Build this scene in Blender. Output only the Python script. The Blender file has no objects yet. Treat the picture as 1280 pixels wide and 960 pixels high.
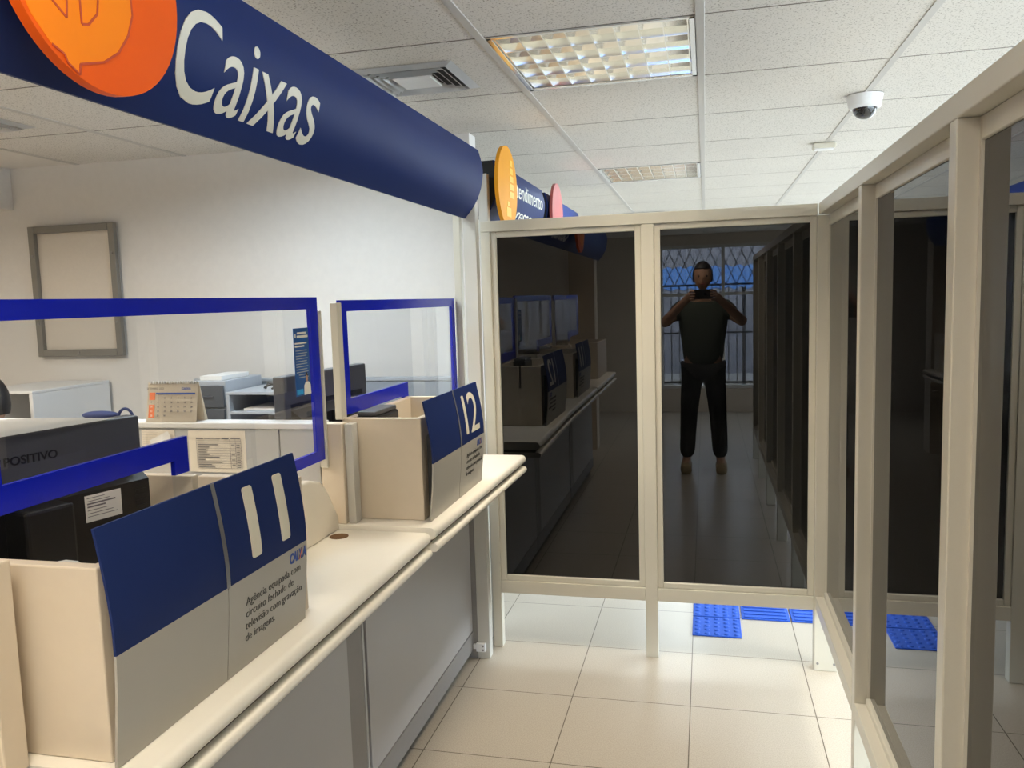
import bpy, bmesh, math, random
from mathutils import Vector, Matrix
random.seed(7)
SKY, EXPO = 6.8, 0.8
S = bpy.context.scene
COL = S.collection
PI = math.pi

# ------------------------------------------------------------------ materials
def _n(nt, t, **kw):
    n = nt.nodes.new(t)
    for k, v in kw.items():
        setattr(n, k, v)
    return n

def mat(name, col, rough=0.5, metal=0.0, spec=0.5, var=0.04, scale=60.0, bump=0.0, coat=0.0):
    """principled surface with a faint procedural tone variation and grain"""
    m = bpy.data.materials.new(name); m.use_nodes = True
    nt = m.node_tree; b = nt.nodes['Principled BSDF']
    tc = _n(nt, 'ShaderNodeTexCoord'); nz = _n(nt, 'ShaderNodeTexNoise')
    nz.inputs['Scale'].default_value = scale; nz.inputs['Detail'].default_value = 3
    nt.links.new(tc.outputs['Object'], nz.inputs['Vector'])
    mx = _n(nt, 'ShaderNodeMix', data_type='RGBA')
    nt.links.new(nz.outputs['Fac'], mx.inputs['Factor'])
    mx.inputs[6].default_value = tuple(max(0, c * (1 - var)) for c in col) + (1,)
    mx.inputs[7].default_value = tuple(min(1, c * (1 + var)) for c in col) + (1,)
    nt.links.new(mx.outputs[2], b.inputs['Base Color'])
    b.inputs['Roughness'].default_value = rough
    b.inputs['Metallic'].default_value = metal
    b.inputs['Specular IOR Level'].default_value = spec
    b.inputs['Coat Weight'].default_value = coat
    if bump > 0:
        bp = _n(nt, 'ShaderNodeBump'); bp.inputs['Strength'].default_value = bump
        bp.inputs['Distance'].default_value = 0.002
        nt.links.new(nz.outputs['Fac'], bp.inputs['Height'])
        nt.links.new(bp.outputs['Normal'], b.inputs['Normal'])
    return m

def emit(name, col, strength):
    m = bpy.data.materials.new(name); m.use_nodes = True
    nt = m.node_tree; nt.nodes.clear()
    e = _n(nt, 'ShaderNodeEmission'); o = _n(nt, 'ShaderNodeOutputMaterial')
    e.inputs[0].default_value = tuple(col) + (1,); e.inputs[1].default_value = strength
    nt.links.new(e.outputs[0], o.inputs[0])
    return m

def glass(name, tint, ior, gloss=(1, 1, 1)):
    """sheet glass: tinted transmission plus a Fresnel mirror on the outer face"""
    m = bpy.data.materials.new(name); m.use_nodes = True
    nt = m.node_tree; nt.nodes.clear()
    o = _n(nt, 'ShaderNodeOutputMaterial'); mx = _n(nt, 'ShaderNodeMixShader')
    t = _n(nt, 'ShaderNodeBsdfTransparent'); t.inputs[0].default_value = tuple(tint) + (1,)
    g = _n(nt, 'ShaderNodeBsdfGlossy'); g.inputs['Roughness'].default_value = 0.0
    g.inputs['Color'].default_value = tuple(gloss) + (1,)
    f = _n(nt, 'ShaderNodeFresnel'); f.inputs['IOR'].default_value = ior
    ge = _n(nt, 'ShaderNodeNewGeometry')
    inv = _n(nt, 'ShaderNodeMath', operation='SUBTRACT'); inv.inputs[0].default_value = 1.0
    mu = _n(nt, 'ShaderNodeMath', operation='MULTIPLY')
    nt.links.new(ge.outputs['Backfacing'], inv.inputs[1])
    nt.links.new(f.outputs[0], mu.inputs[0]); nt.links.new(inv.outputs[0], mu.inputs[1])
    nt.links.new(mu.outputs[0], mx.inputs[0]); nt.links.new(t.outputs[0], mx.inputs[1])
    nt.links.new(g.outputs[0], mx.inputs[2]); nt.links.new(mx.outputs[0], o.inputs[0])
    return m

def floor_mat():
    m = bpy.data.materials.new('floor_tile'); m.use_nodes = True
    nt = m.node_tree; b = nt.nodes['Principled BSDF']
    tc = _n(nt, 'ShaderNodeTexCoord'); sp = _n(nt, 'ShaderNodeSeparateXYZ')
    nt.links.new(tc.outputs['Object'], sp.inputs[0])
    def line(sock, off, size, w):
        a = _n(nt, 'ShaderNodeMath', operation='SUBTRACT'); a.inputs[1].default_value = off
        d = _n(nt, 'ShaderNodeMath', operation='DIVIDE'); d.inputs[1].default_value = size
        p = _n(nt, 'ShaderNodeMath', operation='PINGPONG'); p.inputs[1].default_value = 0.5
        l = _n(nt, 'ShaderNodeMath', operation='LESS_THAN'); l.inputs[1].default_value = w / size / 2
        nt.links.new(sock, a.inputs[0]); nt.links.new(a.outputs[0], d.inputs[0])
        nt.links.new(d.outputs[0], p.inputs[0]); nt.links.new(p.outputs[0], l.inputs[0])
        return l.outputs[0]
    mxm = _n(nt, 'ShaderNodeMath', operation='MAXIMUM')
    nt.links.new(line(sp.outputs['X'], -0.0615, 0.436, 0.0035), mxm.inputs[0])
    nt.links.new(line(sp.outputs['Y'], 2.90, 0.452, 0.0035), mxm.inputs[1])
    n1 = _n(nt, 'ShaderNodeTexNoise'); n1.inputs['Scale'].default_value = 260; n1.inputs['Detail'].default_value = 2
    n2 = _n(nt, 'ShaderNodeTexNoise'); n2.inputs['Scale'].default_value = 2.2; n2.inputs['Detail'].default_value = 4
    nt.links.new(tc.outputs['Object'], n1.inputs['Vector']); nt.links.new(tc.outputs['Object'], n2.inputs['Vector'])
    r = _n(nt, 'ShaderNodeValToRGB')
    r.color_ramp.elements[0].position = 0.33; r.color_ramp.elements[0].color = (0.44, 0.385, 0.31, 1)
    r.color_ramp.elements[1].position = 0.62; r.color_ramp.elements[1].color = (0.55, 0.495, 0.42, 1)
    nt.links.new(n1.outputs['Fac'], r.inputs[0])
    mm = _n(nt, 'ShaderNodeMix', data_type='RGBA', blend_type='MULTIPLY'); mm.inputs[0].default_value = 0.14
    nt.links.new(r.outputs[0], mm.inputs[6]); nt.links.new(n2.outputs['Fac'], mm.inputs[7])
    mg = _n(nt, 'ShaderNodeMix', data_type='RGBA')
    nt.links.new(mxm.outputs[0], mg.inputs[0]); nt.links.new(mm.outputs[2], mg.inputs[6])
    mg.inputs[7].default_value = (0.10, 0.075, 0.05, 1)
    nt.links.new(mg.outputs[2], b.inputs['Base Color'])
    b.inputs['Roughness'].default_value = 0.28
    b.inputs['Specular IOR Level'].default_value = 0.45
    return m

def ceiling_mat():
    m = bpy.data.materials.new('mineral_tile'); m.use_nodes = True
    nt = m.node_tree; b = nt.nodes['Principled BSDF']
    tc = _n(nt, 'ShaderNodeTexCoord')
    n1 = _n(nt, 'ShaderNodeTexNoise'); n1.inputs['Scale'].default_value = 170; n1.inputs['Detail'].default_value = 4
    n2 = _n(nt, 'ShaderNodeTexNoise'); n2.inputs['Scale'].default_value = 1.7
    nt.links.new(tc.outputs['Object'], n1.inputs['Vector']); nt.links.new(tc.outputs['Object'], n2.inputs['Vector'])
    r = _n(nt, 'ShaderNodeValToRGB')
    r.color_ramp.elements[0].position = 0.34; r.color_ramp.elements[0].color = (0.36, 0.33, 0.29, 1)
    r.color_ramp.elements[1].position = 0.43; r.color_ramp.elements[1].color = (0.74, 0.71, 0.66, 1)
    nt.links.new(n1.outputs['Fac'], r.inputs[0])
    mm = _n(nt, 'ShaderNodeMix', data_type='RGBA', blend_type='MULTIPLY'); mm.inputs[0].default_value = 0.12
    nt.links.new(r.outputs[0], mm.inputs[6]); nt.links.new(n2.outputs['Fac'], mm.inputs[7])
    nt.links.new(mm.outputs[2], b.inputs['Base Color'])
    b.inputs['Roughness'].default_value = 0.95
    bp = _n(nt, 'ShaderNodeBump'); bp.inputs['Strength'].default_value = 0.25; bp.inputs['Distance'].default_value = 0.002
    nt.links.new(n1.outputs['Fac'], bp.inputs['Height']); nt.links.new(bp.outputs['Normal'], b.inputs['Normal'])
    return m

M = dict(
    floor=floor_mat(), tile=ceiling_mat(),
    tbar=mat('white_tbar', (0.52, 0.50, 0.47), 0.5),
    gap=mat('grey_joint', (0.15, 0.125, 0.10), 0.8),
    plaster=mat('white_plaster', (0.74, 0.71, 0.67), 0.9, bump=0.05, scale=30),
    warmwall=mat('ochre_wall', (0.50, 0.42, 0.33), 0.9, scale=4, var=0.1),
    alu=mat('grey_beige_powder_coat', (0.60, 0.565, 0.475), 0.38, scale=300, var=0.02),
    alud=mat('grey_powder_coat', (0.55, 0.535, 0.49), 0.4, scale=300, var=0.02),
    beige=mat('beige_laminate', (0.65, 0.555, 0.43), 0.42, scale=40, var=0.025),
    cream=mat('cream_worktop', (0.87, 0.83, 0.74), 0.30, scale=25, var=0.02),
    cushion=mat('cream_vinyl', (0.76, 0.70, 0.59), 0.45, scale=14, var=0.05, bump=0.15),
    base=mat('grey_panel', (0.43, 0.425, 0.43), 0.45, scale=3, var=0.04),
    mull=mat('dark_grey_strip', (0.25, 0.235, 0.225), 0.5),
    plinth=mat('toe_gap_shade', (0.02, 0.02, 0.02), 0.6),  # black puts the shade of the toe gap into the colour
    dark=mat('dark_recess', (0.05, 0.045, 0.04), 0.7),
    navy=mat('navy_sign', (0.013, 0.027, 0.115), 0.5, spec=0.12, scale=8, var=0.05),
    panelgrey=mat('silver_grey_print', (0.40, 0.38, 0.335), 0.42, scale=6, var=0.03),
    silver=mat('silver_strip', (0.55, 0.55, 0.55), 0.35, metal=0.6),
    white=mat('white_print', (0.80, 0.78, 0.70), 0.5),
    letter=mat('cream_lettering', (0.70, 0.66, 0.55), 0.5),
    ink=mat('black_print', (0.03, 0.03, 0.03), 0.6),
    logo=mat('blue_print', (0.02, 0.07, 0.33), 0.5),
    orange=mat('orange_print', (0.82, 0.105, 0.004), 0.5, spec=0.15, scale=5, var=0.08),
    orange2=mat('light_orange_print', (0.92, 0.23, 0.006), 0.5, spec=0.15, scale=5, var=0.08),
    orange3=mat('dark_orange_outline', (0.52, 0.05, 0.005), 0.5),
    yellow=mat('amber_print', (0.78, 0.33, 0.02), 0.5, spec=0.15, scale=8, var=0.08),
    yellow2=mat('yellow_print', (0.85, 0.52, 0.03), 0.4),
    red=mat('rose_print', (0.43, 0.085, 0.08), 0.4),
    bluefilm=mat('royal_blue_film', (0.003, 0.012, 0.46), 0.25, scale=4, var=0.04),
    screen=glass('clear_screen_glass', (0.93, 0.945, 0.96), 1.5),
    tint=glass('smoked_glass', (0.05, 0.048, 0.046), 1.65, (0.95, 0.95, 0.97)),
    clearwin=glass('window_glass', (0.9, 0.92, 0.92), 1.45),
    black=mat('black_plastic', (0.012, 0.012, 0.013), 0.42, scale=200, bump=0.1),
    charcoal=mat('hazed_charcoal_plastic', (0.075, 0.076, 0.085), 0.45, scale=200, bump=0.1),  # tone lifted to imitate the haze of the glass in front
    greyplastic=mat('grey_plastic', (0.085, 0.09, 0.10), 0.5),
    paper=mat('white_paper', (0.82, 0.80, 0.76), 0.8, scale=20, var=0.03),
    oldpaper=mat('cream_paper', (0.80, 0.72, 0.60), 0.8, scale=20, var=0.03),
    tabred=mat('orange_red_print', (0.75, 0.18, 0.06), 0.7),
    greyink=mat('grey_print', (0.20, 0.19, 0.20), 0.7),
    fabric=mat('grey_screen_fabric', (0.47, 0.465, 0.45), 0.9, scale=400, var=0.06, bump=0.2),
    bluegrey=mat('blue_grey_panel', (0.30, 0.33, 0.37), 0.6),
    ledge=mat('pale_grey_trim', (0.72, 0.71, 0.69), 0.4),
    lightgrey=mat('light_grey_laminate', (0.42, 0.44, 0.47), 0.5),
    framegrey=mat('grey_metal_frame', (0.23, 0.215, 0.19), 0.45, metal=0.2),
    board=mat('off_white_board', (0.66, 0.60, 0.52), 0.8),
    white_enamel=mat('white_enamel', (0.82, 0.82, 0.82), 0.4),
    mirror=mat('polished_louvre', (0.92, 0.90, 0.84), 0.12, metal=1.0),
    tube=emit('warm_tube', (1.0, 0.90, 0.70), 12.0),
    tubec=emit('cool_tube', (0.78, 0.90, 1.0), 9.0),
    dome=mat('smoked_dome', (0.01, 0.01, 0.012), 0.08, coat=0.8),
    chrome=mat('chrome', (0.75, 0.75, 0.76), 0.15, metal=1.0),
    tactile=mat('blue_rubber', (0.025, 0.095, 0.50), 0.6, spec=0.2, scale=30, var=0.07),
    wood=mat('brown_grommet', (0.16, 0.08, 0.03), 0.6),
    pouch=mat('navy_cloth', (0.02, 0.03, 0.10), 0.85, bump=0.3),
    skin=mat('skin', (0.52, 0.30, 0.20), 0.5, scale=30, var=0.06),
    hair=mat('dark_hair', (0.012, 0.010, 0.012), 0.5, scale=160, var=0.5, bump=0.8),
    shirt=mat('grey_green_cloth', (0.05, 0.065, 0.05), 0.85, bump=0.2),
    shirt2=mat('white_cloth', (0.62, 0.62, 0.64), 0.85, bump=0.2),
    trousers=mat('black_cloth', (0.012, 0.012, 0.014), 0.9, bump=0.2),
    shoe=mat('tan_shoe', (0.35, 0.25, 0.12), 0.6),
    seatcloth=mat('charcoal_cloth', (0.04, 0.04, 0.045), 0.9, scale=300, bump=0.3),
    poster=mat('blue_poster', (0.010, 0.085, 0.30), 0.4),
    postercyan=mat('cyan_print', (0.03, 0.35, 0.70), 0.4),
    iron=mat('dark_iron', (0.06, 0.06, 0.065), 0.5, metal=0.3),
    awning=mat('blue_awning', (0.02, 0.16, 0.50), 0.5),
    street=mat('street_concrete', (0.40, 0.39, 0.38), 0.9, scale=6, var=0.15),
    facade=mat('far_facade', (0.30, 0.30, 0.34), 0.9, scale=2, var=0.2),
    cable=mat('white_cable', (0.6, 0.6, 0.58), 0.5),
)

# ------------------------------------------------------------------ mesh helpers
def box(bm, x0, x1, y0, y1, z0, z1, bev=0.0, seg=2, mi=0):
    r = bmesh.ops.create_cube(bm, size=1.0)
    vs = r['verts']
    c = Vector(((x0 + x1) / 2, (y0 + y1) / 2, (z0 + z1) / 2)); d = (x1 - x0, y1 - y0, z1 - z0)
    for v in vs:
        v.co = Vector((v.co.x * d[0], v.co.y * d[1], v.co.z * d[2])) + c
    fs = {f for v in vs for f in v.link_faces}
    for f in fs: f.material_index = mi
    if bev > 0:
        es = list({e for v in vs for e in v.link_edges})
        bmesh.ops.bevel(bm, geom=es, offset=min(bev, 0.45 * min(d)), segments=seg, affect='EDGES', profile=0.5)
    return vs

def B(x0, x1, y0, y1, z0, z1, bev=0.0, seg=2):
    bm = bmesh.new(); box(bm, x0, x1, y0, y1, z0, z1, bev, seg); return bm

def cyl(bm, p0, p1, r0, r1=None, n=20, caps=True):
    p0 = Vector(p0); p1 = Vector(p1); d = p1 - p0; r1 = r0 if r1 is None else r1
    q = Vector((0, 0, 1)).rotation_difference(d.normalized()).to_matrix().to_4x4()
    bmesh.ops.create_cone(bm, cap_ends=caps, cap_tris=False, segments=n, radius1=r0, radius2=r1, depth=d.length,
                          matrix=Matrix.Translation((p0 + p1) / 2) @ q)

def prism(bm, prof, axis, a0, a1):
    """closed outline 'prof' (list of 2D) swept along axis 'x'|'y'|'z' between a0 and a1"""
    def P(u, v, a):
        return {'y': (u, a, v), 'x': (a, u, v), 'z': (u, v, a)}[axis]
    v0 = [bm.verts.new(P(u, v, a0)) for u, v in prof]; v1 = [bm.verts.new(P(u, v, a1)) for u, v in prof]
    n = len(prof)
    bm.faces.new(v0); bm.faces.new(list(reversed(v1)))
    for i in range(n):
        bm.faces.new((v0[i], v1[i], v1[(i + 1) % n], v0[(i + 1) % n]))
    bmesh.ops.recalc_face_normals(bm, faces=bm.faces[:])

def tube(bm, pts, r, n=8):
    pts = [Vector(p) for p in pts]; rings = []
    up = Vector((0.13, 0.07, 1)).normalized()
    for i, p in enumerate(pts):
        t = (pts[min(i + 1, len(pts) - 1)] - pts[max(i - 1, 0)]).normalized()
        a = t.cross(up).normalized(); b = t.cross(a)
        rings.append([bm.verts.new(p + r * (math.cos(k * 2 * PI / n) * a + math.sin(k * 2 * PI / n) * b)) for k in range(n)])
    for i in range(len(rings) - 1):
        for k in range(n):
            bm.faces.new((rings[i][k], rings[i][(k + 1) % n], rings[i + 1][(k + 1) % n], rings[i + 1][k]))
    bm.faces.new(rings[0]); bm.faces.new(list(reversed(rings[-1])))
    bmesh.ops.recalc_face_normals(bm, faces=bm.faces[:])

def obj(name, bm, mats, parent=None, smooth=None, local=False):
    """link a bmesh as ONE object; vertices are world coordinates unless local"""
    mats = mats if isinstance(mats, (list, tuple)) else [mats]
    me = bpy.data.meshes.new(name)
    if parent is not None and not local:
        off = Vector(parent.location)
        p = parent.parent
        while p is not None: off += Vector(p.location); p = p.parent
        for v in bm.verts: v.co -= off
    bm.to_mesh(me); bm.free()
    for m in mats: me.materials.append(m)
    if smooth is not None:
        me.polygons.foreach_set('use_smooth', [True] * len(me.polygons))
        try: me.set_sharp_from_angle(angle=math.radians(smooth))
        except Exception: pass
    o = bpy.data.objects.new(name, me); COL.objects.link(o)
    if parent is not None: o.parent = parent
    return o

def thing(name, label, cat, loc=(0, 0, 0), rz=0.0, group=None):
    o = bpy.data.objects.new(name, None); COL.objects.link(o)
    o.empty_display_size = 0.1
    o.location = loc; o.rotation_euler = (0, 0, rz)
    o['label'] = label; o['category'] = cat
    if group: o['group'] = group
    return o

def tag(o, label, cat, group=None):
    o['label'] = label; o['category'] = cat
    if group: o['group'] = group
    return o

def origin_to(o, loc):
    loc = Vector(loc)
    for v in o.data.vertices: v.co -= loc
    o.location = loc
    return o

def struct(name, bm, mats, parent=None, smooth=None):
    o = obj(name, bm, mats, parent, smooth)
    o['kind'] = 'structure'
    return o

def dup(root, delta, label, group=None):
    r = root.copy(); COL.objects.link(r); r.location = Vector(root.location) + Vector(delta)
    r['label'] = label
    if group: r['group'] = group
    for ch in list(root.children):
        c = ch.copy(); COL.objects.link(c); c.parent = r
        for g in list(ch.children):
            d = g.copy(); COL.objects.link(d); d.parent = c
    return r

def text_bm(s, size, extrude=0.0008, offset=0.0, align='LEFT', line=1.0, width=None, height=None, shear=0.0):
    cu = bpy.data.curves.new('txt', 'FONT'); cu.body = s; cu.size = size; cu.extrude = extrude
    cu.offset = offset; cu.align_x = align; cu.space_line = line; cu.shear = shear; cu.resolution_u = 5
    o = bpy.data.objects.new('txt', cu); COL.objects.link(o)
    dg = bpy.context.evaluated_depsgraph_get()
    me = bpy.data.meshes.new_from_object(o.evaluated_get(dg))
    bm = bmesh.new(); bm.from_mesh(me)
    bpy.data.objects.remove(o); bpy.data.curves.remove(cu); bpy.data.meshes.remove(me)
    bmesh.ops.triangulate(bm, faces=bm.faces[:])
    if width or height:
        xs = [v.co.x for v in bm.verts]; ys = [v.co.y for v in bm.verts]
        x0, y0 = min(xs), min(ys)
        sx = width / (max(xs) - x0) if width else None; sy = height / (max(ys) - y0) if height else None
        sx = sx or sy; sy = sy or sx
        for v in bm.verts: v.co.x = (v.co.x - x0) * sx; v.co.y = (v.co.y - y0) * sy
    return bm

def slice_v(bm, step, axis=1):
    """cut a mesh into bands so that it can follow a curved sheet"""
    vs = [v.co[axis] for v in bm.verts]; a = min(vs) + step
    no = Vector((0, 1, 0)) if axis == 1 else Vector((1, 0, 0))
    while a < max(vs):
        bmesh.ops.bisect_plane(bm, geom=bm.verts[:] + bm.edges[:] + bm.faces[:], plane_co=no * a, plane_no=no)
        a += step

def to_px(bm, X, y0, z0, prof=None):
    """flat artwork (u right, v up, w out) onto a sheet facing +X"""
    for v in bm.verts:
        u, w2, w = v.co
        z = z0 + w2
        v.co = Vector(((prof(z, y0 + u) if prof else X) + w, y0 + u, z))

def to_my(bm, Y, x0, z0, ang=0.0, tilt=0.0):
    """flat artwork onto a sheet facing -Y (ang spins it in its plane)"""
    c, s = math.cos(ang), math.sin(ang)
    for v in bm.verts:
        u, w2, w = v.co
        uu, vv = u * c - w2 * s, u * s + w2 * c
        v.co = Vector((x0 + uu, Y - w + tilt * vv, z0 + vv))

def lerp_profile(pts):
    pts = sorted(pts)
    def f(z):
        if z <= pts[0][0]: return pts[0][1]
        if z >= pts[-1][0]: return pts[-1][1]
        for i in range(len(pts) - 1):
            (z0, a), (z1, b) = pts[i], pts[i + 1]
            if z0 <= z <= z1:
                # catmull-rom
                pa = pts[i - 1] if i > 0 else (2 * z0 - z1, 2 * a - b)
                pb = pts[i + 2] if i + 2 < len(pts) else (2 * z1 - z0, 2 * b - a)
                m0 = (b - pa[1]) / (z1 - pa[0]) * (z1 - z0); m1 = (pb[1] - a) / (pb[0] - z0) * (z1 - z0)
                t = (z - z0) / (z1 - z0)
                return (2*t**3-3*t*t+1)*a + (t**3-2*t*t+t)*m0 + (-2*t**3+3*t*t)*b + (t**3-t*t)*m1
    return f

def uvball(bm, c, r, sx=1, sy=1, sz=1, u=24, v=16):
    bmesh.ops.create_uvsphere(bm, u_segments=u, v_segments=v, radius=r,
                              matrix=Matrix.Translation(c) @ Matrix.Diagonal((sx, sy, sz, 1)))

def skin(name, verts, edges, radii, material, parent, sub=2, root=0):
    me = bpy.data.meshes.new(name); me.from_pydata([tuple(v) for v in verts], edges, [])
    o = bpy.data.objects.new(name, me); COL.objects.link(o)
    m = o.modifiers.new('s', 'SKIN'); m.use_smooth_shade = True
    for i, r in enumerate(radii):
        sv = me.skin_vertices[0].data[i]
        sv.radius = r if isinstance(r, tuple) else (r, r); sv.use_root = (i == root)
    s = o.modifiers.new('d', 'SUBSURF'); s.levels = sub; s.render_levels = sub
    dg = bpy.context.evaluated_depsgraph_get(); dg.update()
    me2 = bpy.data.meshes.new_from_object(o.evaluated_get(dg))
    bpy.data.objects.remove(o)
    me2.name = name; me2.materials.clear(); me2.materials.append(material)
    me2.polygons.foreach_set('use_smooth', [True] * len(me2.polygons))
    n = bpy.data.objects.new(name, me2); COL.objects.link(n)
    if parent is not None: n.parent = parent
    return n

# ------------------------------------------------------------------ the room
CZ = 2.2575
TX, TY, X0, Y0 = 0.622, 0.636, -0.010, 2.360
fl = struct('floor', B(-4.6, 2.7, -8.0, 11.2, -0.08, 0.0), M['floor'])
COLS = range(-5, 4); ROWS = range(-10, 14)
LIGHTS = {(-1, 0): 'w', (-1, 4): 'c', (-3, 0): 'c', (-1, -4): 'w', (-5, -2): 'w', (2, 0): 'w', (2, 4): 'c', (-1, 10): 'c', (-1, -8): 'w'}
bm = bmesh.new()
for i in COLS:
    for j in ROWS:
        if (i, j) in LIGHTS: continue
        box(bm, X0 + i * TX + 0.010, X0 + (i + 1) * TX - 0.010, Y0 + j * TY + 0.0045, Y0 + (j + 1) * TY - 0.0045, CZ, CZ + 0.015, 0.002, 1)
ce = struct('ceiling', bm, M['tile'])
bm = bmesh.new()
for i in list(COLS) + [4]:
    x = X0 + i * TX
    box(bm, x - 0.0125, x + 0.0125, Y0 - 10 * TY, Y0 + 14 * TY, CZ - 0.003, CZ + 0.012, 0.001, 1)
g1 = obj('ceiling_grid', bm, M['tbar'], ce)
bm = bmesh.new()
for j in list(ROWS) + [14]:
    y = Y0 + j * TY
    for i in COLS:
        box(bm, X0 + i * TX + 0.0126, X0 + (i + 1) * TX - 0.0126, y - 0.0048, y + 0.0048, CZ + 0.001, CZ + 0.012)
g2 = obj('ceiling_joint', bm, M['gap'], ce)
bm = B(-4.6, 2.7, -4.1, 11.2, CZ + 0.22, CZ + 0.26); struct('ceiling_slab', bm, M['plaster'])
xl = X0 - 5 * TX
struct('ceiling_border', B(-4.6, xl - 0.012, -4.1, 3.62, CZ + 0.004, CZ + 0.04), M['plaster'])

struct('wall_back', B(-4.6, -1.035, 3.62, 3.72, 0, CZ + 0.22), M['plaster'])
struct('wall_left', B(-4.7, -4.6, -4.1, 3.72, 0, CZ + 0.22), M['plaster'])
HY0, HY1, HZ0, HZ1 = 4.0, 10.2, 0.25, 2.15  # unseen hall window, added to bring daylight in beyond the partition
SY0, SY1 = -3.6, 3.4  # unseen side window, added to brighten the ceiling of the near aisle
bm = bmesh.new(); box(bm, 2.6, 2.7, -4.1, SY0, 0, CZ + 0.22); box(bm, 2.6, 2.7, SY1, HY0, 0, CZ + 0.22); box(bm, 2.6, 2.7, SY0, SY1, 0, HZ0); box(bm, 2.6, 2.7, SY0, SY1, HZ1, CZ + 0.22); box(bm, 2.6, 2.7, HY1, 11.2, 0, CZ + 0.22)
box(bm, 2.6, 2.7, HY0, HY1, 0, HZ0); box(bm, 2.6, 2.7, HY0, HY1, HZ1, CZ + 0.22)
struct('wall_right', bm, M['plaster'])
bm = bmesh.new()
for k in range(6):
    y = HY0 + k * (HY1 - HY0) / 5; box(bm, 2.63, 2.67, y - 0.025, y + 0.025, HZ0, HZ1, 0.002, 1)
for z in (HZ0 + 0.02, HZ1 - 0.02): box(bm, 2.63, 2.67, HY0, HY1, z - 0.02, z + 0.02, 0.002, 1)
for k in range(6):
    y = SY0 + k * (SY1 - SY0) / 5; box(bm, 2.63, 2.67, y - 0.025, y + 0.025, HZ0, HZ1, 0.002, 1)
for z in (HZ0 + 0.02, HZ1 - 0.02): box(bm, 2.63, 2.67, SY0, SY1, z - 0.02, z + 0.02, 0.002, 1)
w2 = struct('added_window', bm, M['alud'])
obj('window_pane', B(2.648, 2.653, HY0, HY1, HZ0, HZ1), M['clearwin'], w2); obj('window_pane', B(2.648, 2.653, SY0, SY1, HZ0, HZ1), M['clearwin'], w2)
struct('exterior_pavement', B(2.7, 14, -4, 16, -0.08, -0.01), M['street'])
struct('wall_far', B(-2.8, 2.7, 11.1, 11.2, 0, CZ + 0.22), M['plaster'])
struct('wall_side', B(-2.8, -2.7, 3.72, 11.1, 0, CZ + 0.22), M['plaster'])
struct('wall_end', B(-4.6, -1.30, -1.45, -1.36, 0, CZ + 0.0), M['plaster'])
struct('wall_pier', B(-1.30, -1.05, -1.50, -1.30, 0, CZ + 0.0), M['warmwall'])
# rear wall with its big window on to the street
WX0, WX1, WZ0, WZ1 = -0.55, 1.75, 0.30, 2.12
bm = bmesh.new()
box(bm, -4.6, WX0, -4.1, -4.0, 0, CZ + 0.22); box(bm, WX1, 2.6, -4.1, -4.0, 0, CZ + 0.22)
box(bm, WX0, WX1, -4.1, -4.0, 0, WZ0); box(bm, WX0, WX1, -4.1, -4.0, WZ1, CZ + 0.22)
struct('wall_rear', bm, M['warmwall'])
# bulkhead high on the back wall
struct('trim_1', B(-4.6, -3.535, 3.50, 3.62, 2.05, CZ + 0.004, 0.004), M['plaster'])
# window on to the street
bm = bmesh.new()
for x in (WX0, WX0 + 0.77, WX0 + 1.53, WX1):
    box(bm, x - 0.02, x + 0.02, -4.09, -4.02, WZ0, WZ1, 0.002, 1)
for z in (WZ0 + 0.02, 1.50, WZ1 - 0.02):
    box(bm, WX0, WX1, -4.085, -4.025, z - 0.02, z + 0.02, 0.002, 1)
w1 = struct('window_1', bm, M['alud'])
obj('window_pane', B(WX0, WX1, -4.058, -4.052, WZ0, WZ1), M['clearwin'], w1)
# a scissor grille, an awning, a street
gr = thing('security_grille', 'dark iron diagonal lattice grille mirrored in the dark glass', 'grille', (0.6, -4.3, 0.3))
bm = bmesh.new()
for k in range(-6, 22):
    xa = WX0 - 0.1 + k * 0.13
    for s in (1, -1):
        a = Vector((xa, -4.30, 1.62)); b = Vector((xa + s * 0.24, -4.30, 2.14))
        if WX0 - 0.1 < min(a.x, b.x) and max(a.x, b.x) < WX1 + 0.1:
            cyl(bm, a, b, 0.006, n=6)
obj('lattice', bm, M['iron'], gr)
bm = bmesh.new()
for k in range(23):
    x = WX0 + 0.01 + k * 0.104
    cyl(bm, (x, -4.30, 0.0), (x, -4.30, 1.62), 0.007, n=6)
obj('bars', bm, M['iron'], gr)
bm = bmesh.new()
for z in (0.35, 1.0, 1.62, 2.14): box(bm, WX0 - 0.1, WX1 + 0.1, -4.315, -4.285, z - 0.012, z + 0.012)
obj('cross_rail', bm, M['iron'], gr)
aw = thing('awning', 'blue corrugated awning outside, mirrored in the dark glass', 'awning', (0.6, -7.2, 0))
bm = bmesh.new()
pr = []
for k in range(161):
    x = -2.6 + k * 0.04; pr.append((x, 0.02 * math.sin(k * 1.3)))
for k in range(160):
    (xa, da), (xb, db) = pr[k], pr[k + 1]
    v = [bm.verts.new((xa, -6.4, 1.58 + da)), bm.verts.new((xb, -6.4, 1.58 + db)), bm.verts.new((xb, -7.4, 1.95 + db)), bm.verts.new((xa, -7.4, 1.95 + da))]
    bm.faces.new(v)
bmesh.ops.remove_doubles(bm, verts=bm.verts[:], dist=0.0005)
bmesh.ops.solidify(bm, geom=bm.faces[:], thickness=0.006)
obj('roof_sheet', bm, M['awning'], aw, smooth=60)
bm = bmesh.new()
for x in (-2.4, 0.6, 3.6):
    bm2 = bmesh.new(); cyl(bm2, (x, -6.9, 0.0), (x, -6.9, 1.75), 0.03, n=12); obj('post', bm2, M['iron'], aw)
struct('exterior_facade', B(-5, 6, -9.4, -9.2, -0.08, 2.5), M['facade'])
struct('exterior_ground', B(-5, 6, -9.2, -8.0, -0.08, -0.001), M['street'])

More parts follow.
